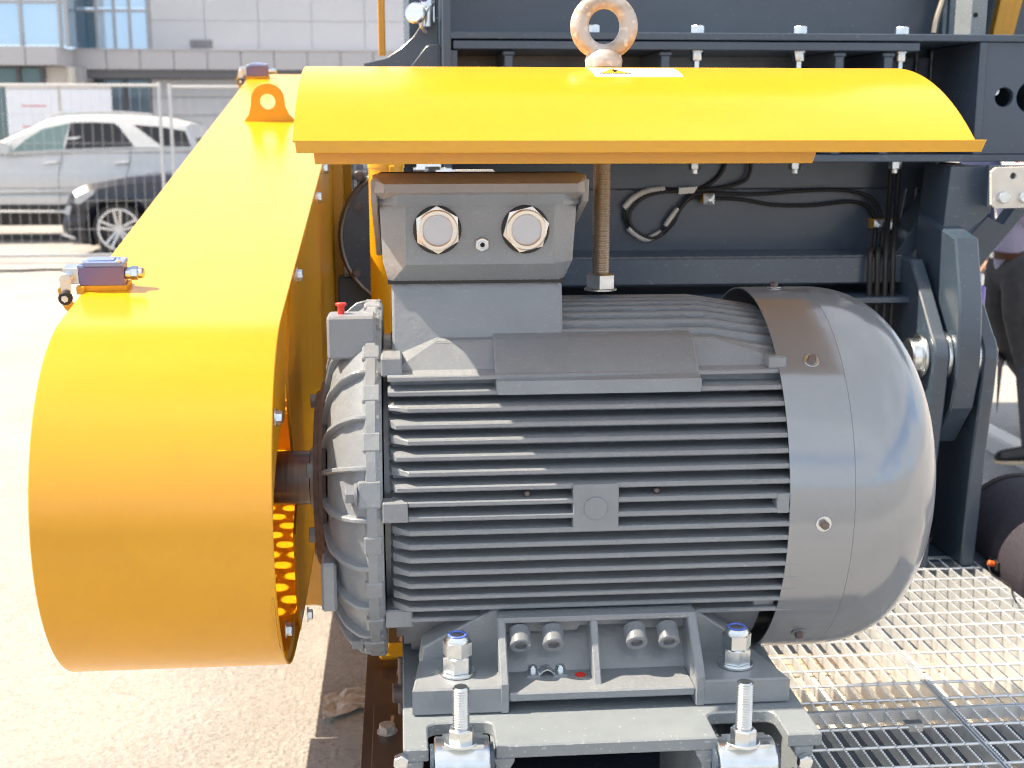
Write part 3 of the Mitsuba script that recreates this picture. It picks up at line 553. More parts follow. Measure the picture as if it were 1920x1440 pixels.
for k, (px, a, b) in enumerate(((865, 815, 918), (1393, 1347, 1454))):
    tb_ = thing('tension_bolt', ('zinc tensioning bolt standing in the left slot of the grey base', 'zinc tensioning bolt standing in the right slot of the grey base')[k], 'bolt', 'tensioning bolts at the front of the base')
    c = at(px, 1394, y=1.705); x0, x1 = at(a, 1410, y=1.70)[0], at(b, 1410, y=1.70)[0]
    part(tb_, 'barrel', cyl(.036, x1 - x0, 'x', (x0, 1.716, c[2] - .0335), 40, .002), 'zinc', smooth=25)
    part(tb_, 'seat', box(x0 + .012, x1 - .008, 1.695, 1.735, c[2] - .006, c[2] + .0015, .001), 'zinc', smooth=25)
    rz = c[2] + .0015
    top_z = at(px, 1287 if k == 0 else 1278, y=1.705)[2]
    part(tb_, 'stud', thread(.0122, top_z - rz, 'z', (c[0], 1.705, rz), .0040, 20, .0021), 'zinc', smooth=40)
    part(tb_, 'nut', hexa(.033, .0195, 'z', (c[0], 1.705, rz + .0045), .4 + .25 * k, .12), 'zinc', smooth=25)
    part(tb_, 'washer', cyl(.0250, .0045, 'z', (c[0], 1.705, rz), 32, .001), 'zinc', smooth=25)
    for xx in (x0 - .007, x1): part(tb_, 'end_washer', cyl(.026, .006, 'x', (xx + .0005, 1.716, c[2] - .0335), 28, .001), 'dark_frame')

# brown chassis beam and what sits on it
cb = thing('chassis_beam', 'dark brown glossy chassis beam on the left under the motor', 'beam')
part(cb, 'top_plate', box(-.092, .06, 1.72, 3.5, .555, .570, .001), 'brown_beam', smooth=False); part(cb, 'web', box(-.05, -.035, 1.73, 3.5, .25, .555), 'brown_beam', smooth=False)
part(cb, 'pad_plate', box(-.072, .05, 1.72, 2.42, .5701, .576, .001), 'brown_beam', smooth=False)
c = at(726, 1372, z=.576); part(cb, 'bolt', join(hexa(.030, .016, 'z', c, .5), cyl(.02, .0025, 'z', c, 24)), 'worn_steel', smooth=25)
part(cb, 'cross_bearer', box(.06, .62, 2.30, 3.45, .25, .56), 'dark_frame', smooth=False)
c = at(744, 1300, y=2.25); part(cb, 'pin', join(cyl(.018, .04, 'x', (c[0] - .008, 2.25, c[2]), 28, .002), cyl(.006, .05, 'z', (c[0] + .008, 2.25, c[2] - .04), 12), cyl(.005, .055, 'z', (c[0] + .008, 2.25, c[2] + .016), 12)), 'scale_steel')
c = at(735, 1222, y=2.62); part(cb, 'yellow_lug', box(c[0] - .028, c[0] + .06, 2.60, 2.66, c[2] - .012, c[2] + .006, .006), 'yellow_plain', label='small yellow lug')

# ------------------------------------------------------------------ galvanised gratings and the boards below
GRZ = .55
teeth_cache = {}
def bar_serrated(L):
    n = int(L / .0085); prof = [(0, -.025)]
    for i in range(n): y = i * L / n; prof += [(y, -.0022), (y + L / n * .2, 0), (y + L / n * .65, 0), (y + L / n * .75, -.0022)]
    prof += [(L, -.0022), (L, -.025)]
    return prism([(y, z) for y, z in prof], 'x', -.0019, .0019)
def grating(x0, x1, y0, y1, label, xs, ys):
    g = thing('walkway_grating', label, 'grating')
    for nm, m in (('edge_bar', box(x0, x0 + .0035, y0, y1, -.026, .0005)), ('edge_bar', box(x1 - .0035, x1, y0, y1, -.026, .0005)), ('end_bar', box(x0 + .0035, x1 - .0035, y0, y0 + .0035, -.026, .0003)), ('end_bar', box(x0 + .0035, x1 - .0035, y1 - .0035, y1, -.026, .0003))):
        part(g, nm, move(m, 0, 0, GRZ), 'galvanised', smooth=False)
    b = mikit.ply(bar_serrated(y1 - y0 - .007), 'galvanised'); cbar = mikit.ply(move(join(tube([(x0 + .0035, 0, 0), (x1 - .0035, 0, 0)], .0032, 6, 0)), 0, 0, -.0030), 'galvanised', smooth=40)
    for x in xs:
        if x0 + .008 < x < x1 - .008: part(g, 'bearing_bar', None, None, ply=b, to_world=T().translate([float(x), y0 + .0035, GRZ]))
    for y in ys:
        if y0 + .01 < y < y1 - .01: part(g, 'cross_bar', None, None, ply=cbar, to_world=T().translate([0, float(y), GRZ]))
BX = .588 + .0343 * np.arange(40)
YS_NEAR = 2.127 + .078 * np.arange(-3, 3); YS_FAR = 2.405 + .0770 * np.arange(0, 12)
grating(.575, 1.099, 1.88, 2.3555, 'near left galvanised grating panel beside the grey base', BX, YS_NEAR)
grating(1.1035, 1.546, 1.88, 2.3555, 'near right galvanised grating panel at the lower right corner', BX + .0115, YS_NEAR)
grating(.575, 1.099, 2.3595, 3.266, 'far left galvanised grating panel partly hidden under the fan cowl', BX, YS_FAR)
grating(1.1035, 1.546, 2.3595, 3.266, 'far right galvanised grating panel reaching the dark machine leg', BX + .0115, YS_FAR)
gf = thing('bearer_frame', 'dark steel frame carrying the galvanised gratings', 'frame')
for (a, b, c_, d) in ((.62, 1.56, 2.335, 2.353), (.62, 1.56, 3.20, 3.26), (1.49, 1.56, 1.8, 3.26)): part(gf, 'bearer', box(a, b, c_, d, GRZ - .115, GRZ - .0335, .001), 'dark_frame', smooth=False)
ORD = ('nearest', 'second', 'third', 'middle', 'fifth', 'sixth', 'farthest')
tk = [(1.98, .125), (2.12, .13), (2.27, .12), (2.42, .135), (2.57, .13), (2.72, .14), (2.87, .13)]
for k, (y, w) in enumerate(tk):
    key = solo('timber_board', box(.66 + .01 * (k % 3), 1.50 - .015 * (k % 2), y, y + w, .375, .395, .002), 'timber', 'stained pale timber board below the gratings, ' + ORD[k] + ' of seven counted from the camera', 'board', 'boards below the gratings', smooth=False)
clip = thing('grating_clip', 'bright metal saddle clip on the near left grating', 'clip'); c = at(1713, 1355, z=GRZ + .002)
part(clip, 'saddle', join(box(c[0] - .018, c[0] + .018, c[1] - .008, c[1] + .012, GRZ + .0004, GRZ + .003, .0005), box(c[0] - .014, c[0] + .016, c[1] - .012, c[1] - .008, GRZ - .012, GRZ + .003, .0005)), 'zinc')

# ------------------------------------------------------------------ dark machine behind the motor
ma = thing('crusher_frame', 'big dark blue-grey steel machine frame behind the motor', 'machine')
F0 = 3.30
Z = lambda px, py, y=F0: float(at(px, py, y=y)[2]); XX = lambda px, py, y=F0: float(at(px, py, y=y)[0])
zt1, zt2 = 1.950, 1.932
xl = XX(834, 80)
part(ma, 'top_flange', box(xl, 2.7, F0, 3.80, zt2, zt1, .002), 'dark_frame', smooth=False)
part(ma, 'counter_flange', box(xl + .02, XX(1727, 85), F0 + .004, 3.78, zt2 - .0245, zt2 - .003, .002), 'dark_frame', smooth=False)
part(ma, 'upper_wall', box(xl + .02, XX(1795, 30, 3.58), 3.58, 3.60, zt1, 2.55), 'dark_frame', smooth=False, label='tall dark blue-grey steel wall')
part(ma, 'end_post', box(xl - .006, xl + .0155, F0 - .004, 3.62, 1.60, 2.55, .002), 'dark_frame', smooth=False)
part(ma, 'web', box(xl + .02, 1.70, 3.62, 3.64, 1.645, zt2 - .025), 'dark_frame', smooth=False)
part(ma, 'lower_flange', box(xl - .12, 2.7, F0, 3.80, 1.626, 1.6445, .002), 'dark_frame', smooth=False)
for px in (955, 1251, 1580, 1672): x = XX(px, 110); part(ma, 'stiffener', join(box(x - .011, x + .011, F0 + .02, 3.62, 1.645, zt2 - .025, .002), box(x - .016, x + .016, F0 + .016, F0 + .03, zt2 - .040, zt2 - .026, .004)), 'dark_frame', smooth=False)
part(ma, 'left_cheek', prism([(XX(838, 100), zt2 - .026), (XX(858, 85), zt2 - .026), (XX(858, 85) , 1.86), (XX(905, 125), 1.80), (XX(880, 125), 1.80), (XX(838, 110), 1.85)], 'y', F0 + .01, F0 + .16, .002), 'dark_frame', smooth=False)
for px in (1117, 1315, 1510, 1703):
    x = XX(px, 62); c = (x, F0 + .045, zt1); b = part(ma, 'flange_bolt', hexa(.032, .021, 'z', c, .35), 'zinc', smooth=25)
    part(b, 'shank', cyl(.0085, .065, 'z', (x, F0 + .045, zt2 - .080), 16), 'zinc'); part(b, 'nut', join(hexa(.029, .021, (0, 0, -1), (x, F0 + .045, zt2 - .029), .2), cyl(.019, .004, (0, 0, -1), (x, F0 + .045, zt2 - .0247), 20)), 'zinc', smooth=25)
for px in (1310, 1500, 1690):
    x = XX(px, 312); part(ma, 'flange_nut', join(hexa(.029, .020, (0, 0, -1), (x, F0 + .045, 1.6258), .2), cyl(.0085, .030, (0, 0, -1), (x, F0 + .045, 1.626), 14)), 'zinc', smooth=25)
LW = 3.62
part(ma, 'lower_wall', box(xl - .1, 1.56, LW, LW + .02, .55, 1.626), 'dark_frame', smooth=False)
def weld_bead(p0, p1, r):
    p0, p1 = np.array(p0), np.array(p1); n = max(int(np.linalg.norm(p1 - p0) / .012), 3); ts = np.linspace(0, 1, n); q = p0 + (p1 - p0) * ts[:, None]
    return tube(q, r * (1 + .28 * np.sin(np.arange(n) * 2.1) + .15 * RNG.random(n)), 8, 0)
zw = float(at(1400, 352, y=LW)[2]); part(ma, 'weld_bead', weld_bead((xl - .05, LW, zw), (1.5, LW, zw), .005), 'weld'); part(ma, 'upper_strip', box(xl - .1, 1.52, LW - .008, LW, zw, 1.626), 'dark_frame', smooth=False)
zb0, zb1 = Z(1400, 534, 3.40), Z(1400, 483, 3.40)
part(ma, 'box_beam', box(XX(1050, 500, 3.40) - .2, XX(1692, 500, 3.40), 3.40, LW, zb0, zb1, .004), 'dark_frame', smooth=False)
part(ma, 'weld_bead', weld_bead((.25, 3.405, zb1), (XX(1690, 500, 3.40), 3.405, zb1), .0045), 'weld')
part(ma, 'sill_flange', box(XX(1050, 550) - .2, XX(1740, 550), 3.33, LW, zb0 - .045, zb0 - .030, .002), 'dark_frame', smooth=False)
for px, py0, py1 in ((1722, 315, 560), (1700, 350, 480)):
    a, b = at(px, py0, y=LW), at(px - 26, py1, y=LW); part(ma, 'weld_bead', weld_bead(a, b, .0045), 'weld')
part(ma, 'shading_rear_body', box(.03, 1.5, 3.65, 7.4, .45, 3.6), 'dark_frame', smooth=False)  # mostly out of view; depth and height chosen to shade the ground at right
# right end of the frame
ex0 = XX(1848, 180); hz = Z(1887, 182)
part(ma, 'end_plate', prism([(ex0, 1.645), (2.5, 1.645), (2.5, zt2), (ex0, zt2)], 'y', F0 + .012, F0 + .035, .002, holes=[circle(XX(1887, 182), hz, .0245, 28), circle(XX(1938, 182), hz, .040, 28)]), 'dark_frame', smooth=25)
part(ma, 'end_edge', box(ex0 - .022, ex0 - .001, F0 + .002, 3.62, 1.645, zt2 - .001, .002), 'dark_frame', smooth=False)
for d in (-.012, .018): part(ma, 'inner_bolt', hexa(.024, .02, (0, -1, 0), (XX(1887, 182) + d * 1.4, F0 + .14, hz + d), .2), 'zinc', smooth=25)
part(ma, 'end_backing', box(1.50, 2.7, 3.80, 3.84, 1.62, 3.2), 'dark_frame', smooth=False)
part(ma, 'recess_side', box(1.56, 1.58, 3.45, 3.64, 1.645, zt2), 'dark_frame', smooth=False)
for px in (1720, 1748): a = at(px, 96, y=3.61); part(ma, 'weld_bead', weld_bead(a, (a[0], a[1], 1.66), .005), 'weld')
up0 = XX(1797, 40, 3.45)
part(ma, 'upper_post', box(up0, up0 + .045, 3.45, 3.6, zt1, 2.5, .002), 'dark_frame', smooth=False)
part(ma, 'lit_plate', box(XX(1820, 30, 3.35), XX(1851, 30, 3.35), 3.35, 3.45, zt1, 2.5, .003), 'grey_plate', smooth=False, label='pale grey upright plate with a small hole')
c = at(1829, 28, y=3.349); part(ma, 'plate_hole', cyl(.006, .002, (0, -1, 0), c, 14), 'black_hole')
# curved bracket on the left
cvp = [(682, 119), (725, 108), (752, 90), (775, 68), (790, 45), (800, 34), (822, 33), (822, 180), (682, 180)]
cv = part(ma, 'curved_bracket', prism([tuple(at(*p, y=3.45)[[0, 2]]) for p in cvp], 'y', 3.45, 3.50, .002), 'dark_frame', smooth=25)
cv2 = [(772, 122), (798, 88), (806, 83), (824, 83), (824, 180), (740, 180)]
part(ma, 'curved_bracket', prism([tuple(at(*p, y=3.40)[[0, 2]]) for p in cv2], 'y', 3.40, 3.449, .002), 'dark_frame', smooth=25)
# lower right: brackets and the lit cheek
gp = [(1784, 312), (1858, 312), (1858, 398), (1846, 408), (1772, 472), (1762, 478)]
part(ma, 'gusset', prism([tuple(at(*p, y=3.30)[[0, 2]]) for p in gp], 'y', 3.30, 3.475, .002), 'dark_frame', smooth=25)
part(ma, 'gusset_rib', prism([tuple(at(*p, y=3.26)[[0, 2]]) for p in ((1862, 310), (1870, 310), (1870, 392), (1748, 512), (1715, 545), (1700, 545))], 'y', 3.475, 3.60, .002), 'dark_frame', smooth=25)
c = at(1744, 402, x=XX(1784, 400) - .004); part(ma, 'eyelet', join(torus(.0345, .0085, 'x', (XX(1784, 400) - .003, c[1], c[2]), 32, 10)), 'grey_plate'); part(ma, 'eyelet_hole', cyl(.030, .003, (-1, 0, 0), (XX(1784, 400) - .001, c[1], c[2]), 28), 'black_hole')
stp = [(1790, 470), (1852, 405), (1880, 420), (1925, 360), (1945, 375), (1838, 500), (1800, 560)]
part(ma, 'strut', prism([tuple(at(*p, y=3.52)[[0, 2]]) for p in stp], 'y', 3.52, 3.58, .002), 'dark_frame', smooth=25)
cp = thing('connector_plate', 'cream painted plate with a hole and two bolts on the right of the machine', 'plate')
cpx = [at(*p, y=3.22)[[0, 2]] for p in ((1859, 322), (1868, 314), (1960, 311), (1960, 389), (1866, 391), (1859, 384))]
part(cp, 'plate', prism([tuple(p) for p in cpx], 'y', 3.22, 3.232, .001, holes=[circle(*at(1900, 330, y=3.22)[[0, 2]], .0085, 20)]), 'cream_plate', smooth=False)
part(cp, 'spacer', box(cpx[1][0] + .01, cpx[2][0], 3.233, 3.30, cpx[3][1], cpx[2][1]), 'dark_frame', smooth=False)
for px in (1879, 1919): part(cp, 'bolt', hexa(.029, .015, (0, -1, 0), at(px, 370, y=3.2195), .3), 'zinc', smooth=25)

# hinge: two cheeks, a lever between them and the pin
hg = thing('pivot_hinge', 'dark hinge leg with a bright pin between its cheeks, right of the fan cowl', 'hinge')
HY = 3.14; pz = float(at(1760, 668, y=HY + .06)[2])
ck = [(HY + .045, GRZ), (HY + .025, .85), (HY, pz - .07)] + [(HY + .07 + .075 * math.cos(a), pz + .075 * math.sin(a)) for a in np.radians(np.linspace(195, 120, 8))] + [(HY + .14, pz + .18), (HY + .20, pz + .24), (HY + .38, pz + .24), (HY + .38, GRZ)]
def cheek(pa, pb): return prism(ck, 'x', float(at(pa, 690, y=HY)[0]), float(at(pb, 690, y=HY)[0]), .004)
part(hg, 'cheek', cheek(1751, 1778), 'dark_frame', smooth=25); part(hg, 'cheek', cheek(1842, 1869), 'dark_frame', smooth=25)
lv = [(HY + .10, pz - .24), (HY + .01, pz - .13), (HY - .012, pz - .04), (HY - .012, pz + .05), (HY + .0, pz + .16), (HY + .05, pz + .31), (HY + .30, pz + .36), (HY + .30, pz - .1)]
la, lb_ = float(at(1790, 690, y=HY)[0]), float(at(1834, 690, y=HY)[0])
part(hg, 'lever', prism(lv, 'x', la, lb_, .005), 'dark_frame', smooth=25)
pn = part(hg, 'pin', join(cyl(.047, .165, 'x', (float(at(1735, 690, y=HY)[0]) - .02, HY + .075, pz), 36, .004)), 'zinc', label='bright zinc hinge pin')
for pxx in (1780, 1836): part(hg, 'spacer', cyl(.066, .013, 'x', (float(at(pxx, 690, y=HY)[0]), HY + .07, pz), 36, .002), 'zinc')
part(hg, 'pin_cap', join(cyl(.058, .012, (-1, 0, 0), (float(at(1748, 690, y=HY)[0]), HY + .075, pz), 32, .003), [hexa(.014, .008, (-1, 0, 0), (float(at(1748, 690, y=HY)[0]) - .012, HY + .075 - .035 * math.cos(t), pz + .035 * math.sin(t))) for t in (.8, 2.9, 5.0)]), 'zinc')
part(hg, 'foot', box(float(at(1740, 1000, y=3.2)[0]) - .10, float(at(1840, 1000, y=3.2)[0]) + .3, 3.22, 3.75, GRZ - .10, GRZ - .001, .003), 'dark_frame', smooth=False)

# cables on the machine wall
CW = LW - .02
def path(pts, y): return [at(*p, y=y + (p[2] if len(p) > 2 else 0)) if len(p) == 2 else at(p[0], p[1], y=y + p[2]) for p in pts]
cl = thing('cable_loop', 'pair of black cables in a loop with pale sleeves on the machine wall', 'cable')
loop = [(1362, 300), (1352, 325), (1330, 345), (1300, 356), (1250, 355), (1215, 358), (1188, 372), (1172, 395), (1175, 420), (1190, 440), (1215, 450), (1240, 440), (1262, 418), (1272, 396), (1284, 380), (1300, 371), (1330, 372), (1390, 374), (1450, 384), (1520, 385), (1590, 378), (1622, 384), (1637, 402), (1642, 420)]
part(cl, 'cable', tube(path(loop, CW), .0056, 10), 'black_rubber')
loop2 = [(1408, 300), (1405, 325), (1390, 342), (1340, 354), (1290, 358), (1250, 359), (1215, 366), (1192, 382), (1180, 402), (1184, 424), (1202, 440), (1222, 446), (1246, 432), (1266, 408), (1278, 388), (1300, 366), (1340, 362), (1420, 364), (1500, 358), (1570, 356), (1620, 364), (1645, 385), (1654, 420)]
part(cl, 'cable', tube(path(loop2, CW - .012), .0056, 10), 'black_rubber')
for seg in ([(1170, 390), (1188, 371), (1215, 358), (1246, 354)], [(1178, 428), (1196, 442), (1214, 448), (1240, 436)], [(1248, 424), (1262, 404), (1272, 392)]): part(cl, 'sleeve', tube(path(seg, CW - .008), .0085, 10), 'cream_plate')
part(cl, 'tag', prism([tuple(at(*p, y=CW - .02)[[0, 2]]) for p in ((1273, 352), (1308, 350), (1300, 362), (1272, 364))], 'y', CW - .024, CW - .019), 'cream_plate', smooth=False)
for px, py, s_ in ((1327, 373, .0), (1645, 421, 0), (1671, 421, 0)):
    c = at(px, py, y=CW - .012); kc = thing('cable_clamp', {1327: 'zinc clamp plate on the single cable beside the loop', 1645: 'left of two zinc clamps side by side on the hoses', 1671: 'right of two zinc clamps side by side on the hoses'}[px], 'clamp')
    part(kc, 'block', box(c[0] - .0155, c[0] + .0155, CW - .026, LW, c[2] - .012, c[2] + .016, .002), 'yellow_plain', label='yellow plastic clamp block')
    part(kc, 'plate', hull([(c[0] + sx * .015, CW - .0285, c[2] + sz * .015) for sx in (-1, 1) for sz in (-1, 1)] + [(c[0] + .002, CW - .034, c[2] - .001)] + [(c[0] + sx * .015, CW - .0262, c[2] + sz * .015) for sx in (-1, 1) for sz in (-1, 1)]), 'zinc', smooth=False); part(kc, 'screw', hexa(.008, .005, (0, -1, 0), (c[0] + .001, CW - .033, c[2] - .002)), 'zinc', smooth=False)
for k, (p0, p1) in enumerate((((1642, 428), (1626, 660)), ((1656, 428), (1640, 660)), ((1672, 300), (1654, 660)), ((1686, 300), (1668, 660)))):
    mid = (p0[0] * .45 + p1[0] * .55 + 1, (p0[1] + p1[1]) / 2)
    solo('black_hose', tube([at(*p0, y=CW - .05), at(p0[0] - (p0[0] - p1[0]) * .3, p0[1] * .7 + p1[1] * .3 - 20, y=CW - .09), at(mid[0] - 2, 470, y=CW - .21), at(mid[0] - 4, 540, y=CW - .232), at(*p1, y=CW - .235)], .0075, 10), 'black_rubber', ('leftmost of the four black hoses running down the machine wall', 'second black hose from the left on the machine wall', 'third black hose from the left on the machine wall', 'rightmost of the four black hoses running down the machine wall')[k], 'hose', 'hoses down the machine wall')
solo('supply_hose', join(tube(path([(1752, 62), (1757, 35), (1768, 0), (1775, -30)], 3.52), .0095, 10)), 'rod_steel', 'light hose rising beside the dark wall at the upper right', 'hose')

# fittings seen left of the machine
hc = thing('yellow_cylinder', 'upright yellow pipe with a domed lid behind the terminal box', 'pipe')
a, b = at(690, 330, y=3.1)[0], at(757, 330, y=3.1)[0]; rx = (b - a) / 2; hx = (a + b) / 2; hz_ = float(at(722, 312, y=3.1)[2])
part(hc, 'pipe', cyl(rx, hz_ - .5, 'z', (hx, 3.1 + rx, .5), 40), 'yellow_paint'); part(hc, 'lid', lathe([(0, rx + .002), (.012, rx + .002), (.02, rx * .8), (.024, .0)], 'z', (hx, 3.1 + rx, hz_ - .004), 40), 'yellow_paint'); part(hc, 'clasp', box(hx + .008, hx + .022, 3.094, 3.102, hz_ - .05, hz_ + .002, .002), 'yellow_plain')
dg = thing('flywheel_housing', 'dark round drive housing behind the yellow pipe', 'housing'); c = at(735, 445, y=3.7)
part(dg, 'drum', lathe([(0, .05), (0, .20), (.02, .215), (.22, .215), (.22, .05)], 'y', (c[0] + .06, 3.7, c[2]), 48), 'dark_frame'); part(dg, 'bed', box(c[0] - .16, c[0] + .28, 3.76, 4.1, .62, c[2] - .12, .004), 'dark_frame', smooth=False); part(dg, 'rim', torus(.205, .006, 'y', (c[0] + .06, 3.70, c[2]), 48, 8), 'bare_steel')
for px, py in ((668, 330), (666, 385), (664, 510)): part(dg, 'fitting', join(hexa(.03, .02, (0, -1, 0), at(px + 6, py, y=3.72), .2), cyl(.009, .04, (0, -1, 0), at(px + 6, py, y=3.72), 14)), 'scale_steel', smooth=25)
va = thing('pressure_valve', 'bright metal valve with a round disc at the upper left of the machine', 'valve')
c = at(781, 26, y=3.36); part(va, 'disc', cyl(.027, .014, (-.35, -.9, .2), c, 32, .004), 'zinc'); part(va, 'body', join(box(c[0] + .012, c[0] + .05, 3.38, 3.43, c[2] - .02, c[2] + .10, .004), cyl(.012, .07, 'z', (c[0] + .03, 3.37, c[2] - .03), 18), hexa(.026, .02, 'z', (c[0] + .03, 3.37, c[2] + .02))), 'zinc', smooth=25); part(va, 'cap', cyl(.010, .03, 'z', (c[0] + .018, 3.36, c[2] + .03), 18, .003), 'purple_plastic', label='violet valve cap')
part(va, 'pipe', tube([at(800, 60, y=3.37), at(790, 46, y=3.36), at(797, 24, y=3.36), at(812, 4, y=3.37)], .006, 10), 'zinc')
fm = thing('hose_fitting', 'cluster of bright pipe fittings above the terminal box lid', 'fitting')
for px, py, w, h in ((790, 318, 22, 10), (812, 312, 16, 14), (800, 332, 14, 9), (832, 322, 8, 18)): q = at(px, py, y=3.25); part(fm, 'union', join(hexa(w * .0016, h * .0022, 'x', (q[0] - .012, 3.25, q[2])), cyl(h * .0006, .04, 'x', (q[0] - .02, 3.25, q[2]), 14)), 'zinc', smooth=25)
mp = thing('mounting_tab', 'small cream plate with a dark hole above the terminal box', 'plate'); q = [at(*p, y=3.28)[[0, 2]] for p in ((845, 322), (849, 318), (924, 318), (928, 322), (928, 360), (845, 360))]
part(mp, 'plate', prism([tuple(t) for t in q], 'y', 3.28, 3.29, .001, holes=[circle(*at(886, 336, y=3.28)[[0, 2]], .009, 20)]), 'cream_plate', smooth=False); part(mp, 'back', box(q[0][0], q[2][0], 3.291, 3.30, q[5][1], q[1][1]), 'black_hole')
yp = solo('yellow_post', box(at(709, 50, y=3.9)[0], at(722, 50, y=3.9)[0], 3.9, 3.93, float(at(715, 104, y=3.9)[2]), 2.9, .002), 'yellow_plain', 'thin upright yellow post against the pale building', 'post', smooth=False)
ys_ = thing('yellow_ladder', 'slanted yellow rails at the upper right corner', 'rail')
for k, (p0, p1) in enumerate((((1868, 70), (1893, -40)), ((1886, 70), (1912, -40)), ((1903, 70), (1932, -40)))):
    a, b = at(*p0, y=3.66), at(*p1, y=3.66); part(ys_, 'rail', prism([(a[0] - .012, a[2]), (a[0] + .014, a[2]), (b[0] + .014, b[2]), (b[0] - .012, b[2])], 'y', 3.66 + .02 * k, 3.69 + .02 * k, .002), 'yellow_plain', smooth=False)

# dark bag, black box with the orange cap and loose hoses beyond the grating
bgk = thing('round_bag', 'dark cylindrical bag with black piping at the right edge', 'bag')
A, B = at(1895, 985, y=3.42), at(2010, 1090, y=3.02); dirv = (B - A) / np.linalg.norm(B - A); A = A + np.array([0, 0, .01])
part(bgk, 'body', lathe([(0, .05), (0.0, .135), (.012, .145), (.05, .150), (.30, .150), (.42, .140), (.46, .10)], dirv, A, 48), 'bag_cloth'); part(bgk, 'piping', torus(.1475, .0075, dirv, A + dirv * .015, 48, 10), 'black_rubber')
pb = thing('plug_lead', 'black plug box with an orange cap and thin lead on the grating', 'plug'); c = at(1868, 1052, y=3.16)
part(pb, 'box', box(c[0] - .012, c[0] + .045, 3.13, 3.18, GRZ + .0, GRZ + .028, .003), 'black_rubber'); part(pb, 'cap', cyl(.008, .018, (-1, 0, .2), (c[0] - .010, 3.15, GRZ + .016), 18, .002), 'orange_cap', label='bright orange cap')
part(pb, 'lead', tube([(c[0] - .026, 3.15, GRZ + .018), (c[0] - .04, 3.10, GRZ + .006), (c[0] - .03, 3.02, GRZ + .005), (c[0] - .055, 2.95, GRZ + .005), (c[0] - .07, 2.90, GRZ + .005)], .0022, 8), 'black_rubber')
for k, pts in enumerate(([(1728, 1050), (1745, 1010), (1770, 1000), (1780, 1040)], [(1772, 1040), (1785, 1010), (1815, 990), (1850, 985)], [(1775, 1048), (1792, 1016), (1822, 1000), (1855, 994)])):
    solo('ground_hose', tube(path(pts, 3.38 + .03 * k), .008, 10), 'black_rubber', ('black hose arching beside the lower edge of the fan cowl', 'upper black hose curving towards the dark bag', 'lower black hose curving towards the dark bag')[k], 'hose', 'loose hoses beyond the grating')
# ------------------------------------------------------------------ paved strip on the right, film and cable on the ground
setting('pavement', box(3.26, 14, 2.5, 60, -.2, .085), 'concrete')
kb = thing('kerb', 'white painted kerb stones along the pavement at the right edge', 'kerb')
for k in range(26): part(kb, 'stone', box(3.13, 3.258, 3.0 + .8 * k, 3.794 + .8 * k, -.2, .092, .012), 'kerb_white', smooth=False)
def film():
    n = 70; u, v = np.meshgrid(np.linspace(0, 1, n), np.linspace(0, 1, n), indexing='ij'); c = at(645, 1332, z=.0)
    V = np.stack([c[0] - .06 + .20 * u, c[1] - .10 + .18 * v + .14 * u, .004 + 0 * u], -1).reshape(-1, 3)
    V[:, 2] += .06 * np.abs(meshkit.fbm(V * (9, 6, 1) + 3, 3, 5) - .5) + 0.018 * np.abs(meshkit.fbm(V * (31, 17, 1), 3, 8) - .5); V[:, :2] += .03 * (np.stack([meshkit.noise(V * 14, 3), meshkit.noise(V * 14, 9)], -1) - .5)
    i, j = np.meshgrid(np.arange(n - 1), np.arange(n - 1), indexing='ij'); a = (i * n + j).ravel(); return trimesh.Trimesh(V, np.vstack([np.column_stack([a, a + n, a + n + 1]), np.column_stack([a, a + n + 1, a + 1])]), process=False)
solo('plastic_film', film(), 'film', 'crumpled scrap of plastic film on the shaded ground', 'litter', smooth=50)
solo('ground_cable', tube([at(-40, 509, z=.012), at(40, 508, z=.012), at(90, 506, z=.012), at(160, 506, z=.012), at(300, 500, z=.012)], .018, 8), 'black_rubber', 'dark cable lying across the sunny ground before the fence', 'cable')
vcont = thing('violet_container', 'violet cartridge with a white cap beside the hinge', 'container'); c = at(1832, 560, y=3.42)  # violet cylinder with a white cap, kind unknown; bracket only carries it
part(vcont, 'body', cyl(.021, .07, 'z', (c[0], 3.42, c[2] - .035), 24, .003), 'purple_plastic'); part(vcont, 'cap', cyl(.017, .035, 'z', (c[0] - .002, 3.42, c[2] + .036), 24, .004), 'white_label'); part(vcont, 'bracket', box(c[0] - .06, c[0] + .01, 3.41, 3.44, c[2] - .05, c[2] - .036), 'dark_frame')

# ------------------------------------------------------------------ site fence
FYY = 16.8
def fence(x0, x1, label, zt, lean=0):
    f = thing('site_fence', label, 'fence', 'temporary mesh fences behind the guard')
    fr = lambda p, q, r=.021: tube([p, q], r, 10, 0)
    part(f, 'post', fr((x0, FYY, .0), (x0, FYY, zt + .04)), 'fence_steel'); part(f, 'post', fr((x1, FYY, 0), (x1, FYY, zt + .04)), 'fence_steel')
    part(f, 'rail', fr((x0, FYY, zt), (x1, FYY, zt)), 'fence_steel'); part(f, 'rail', fr((x0, FYY, .09), (x1, FYY, .09)), 'fence_steel')
    n = int((x1 - x0) / .118)
    for k in range(1, n): x = x0 + (x1 - x0) * k / n; part(f, 'wire', fr((x, FYY, .09), (x, FYY, zt), .0022), 'fence_steel')
    for z in np.arange(.42, zt - .1, .36): part(f, 'wire', fr((x0, FYY - .005, z), (x1, FYY - .005, z), .0022), 'fence_steel')
    for x in (x0, x1): part(f, 'foot_block', box(x - .12, x + .12, FYY - .35, FYY + .35, 0, .085, .02), 'cladding_low')
xp = float(at(305, 300, y=FYY)[0])
fence(xp - 3.5, xp, 'left panel of the site fence in front of the silver car', float(at(200, 160, y=FYY)[2]))
fence(xp + .13, xp + 3.63, 'right panel of the site fence, mostly behind the yellow guard', float(at(400, 163, y=FYY)[2]))

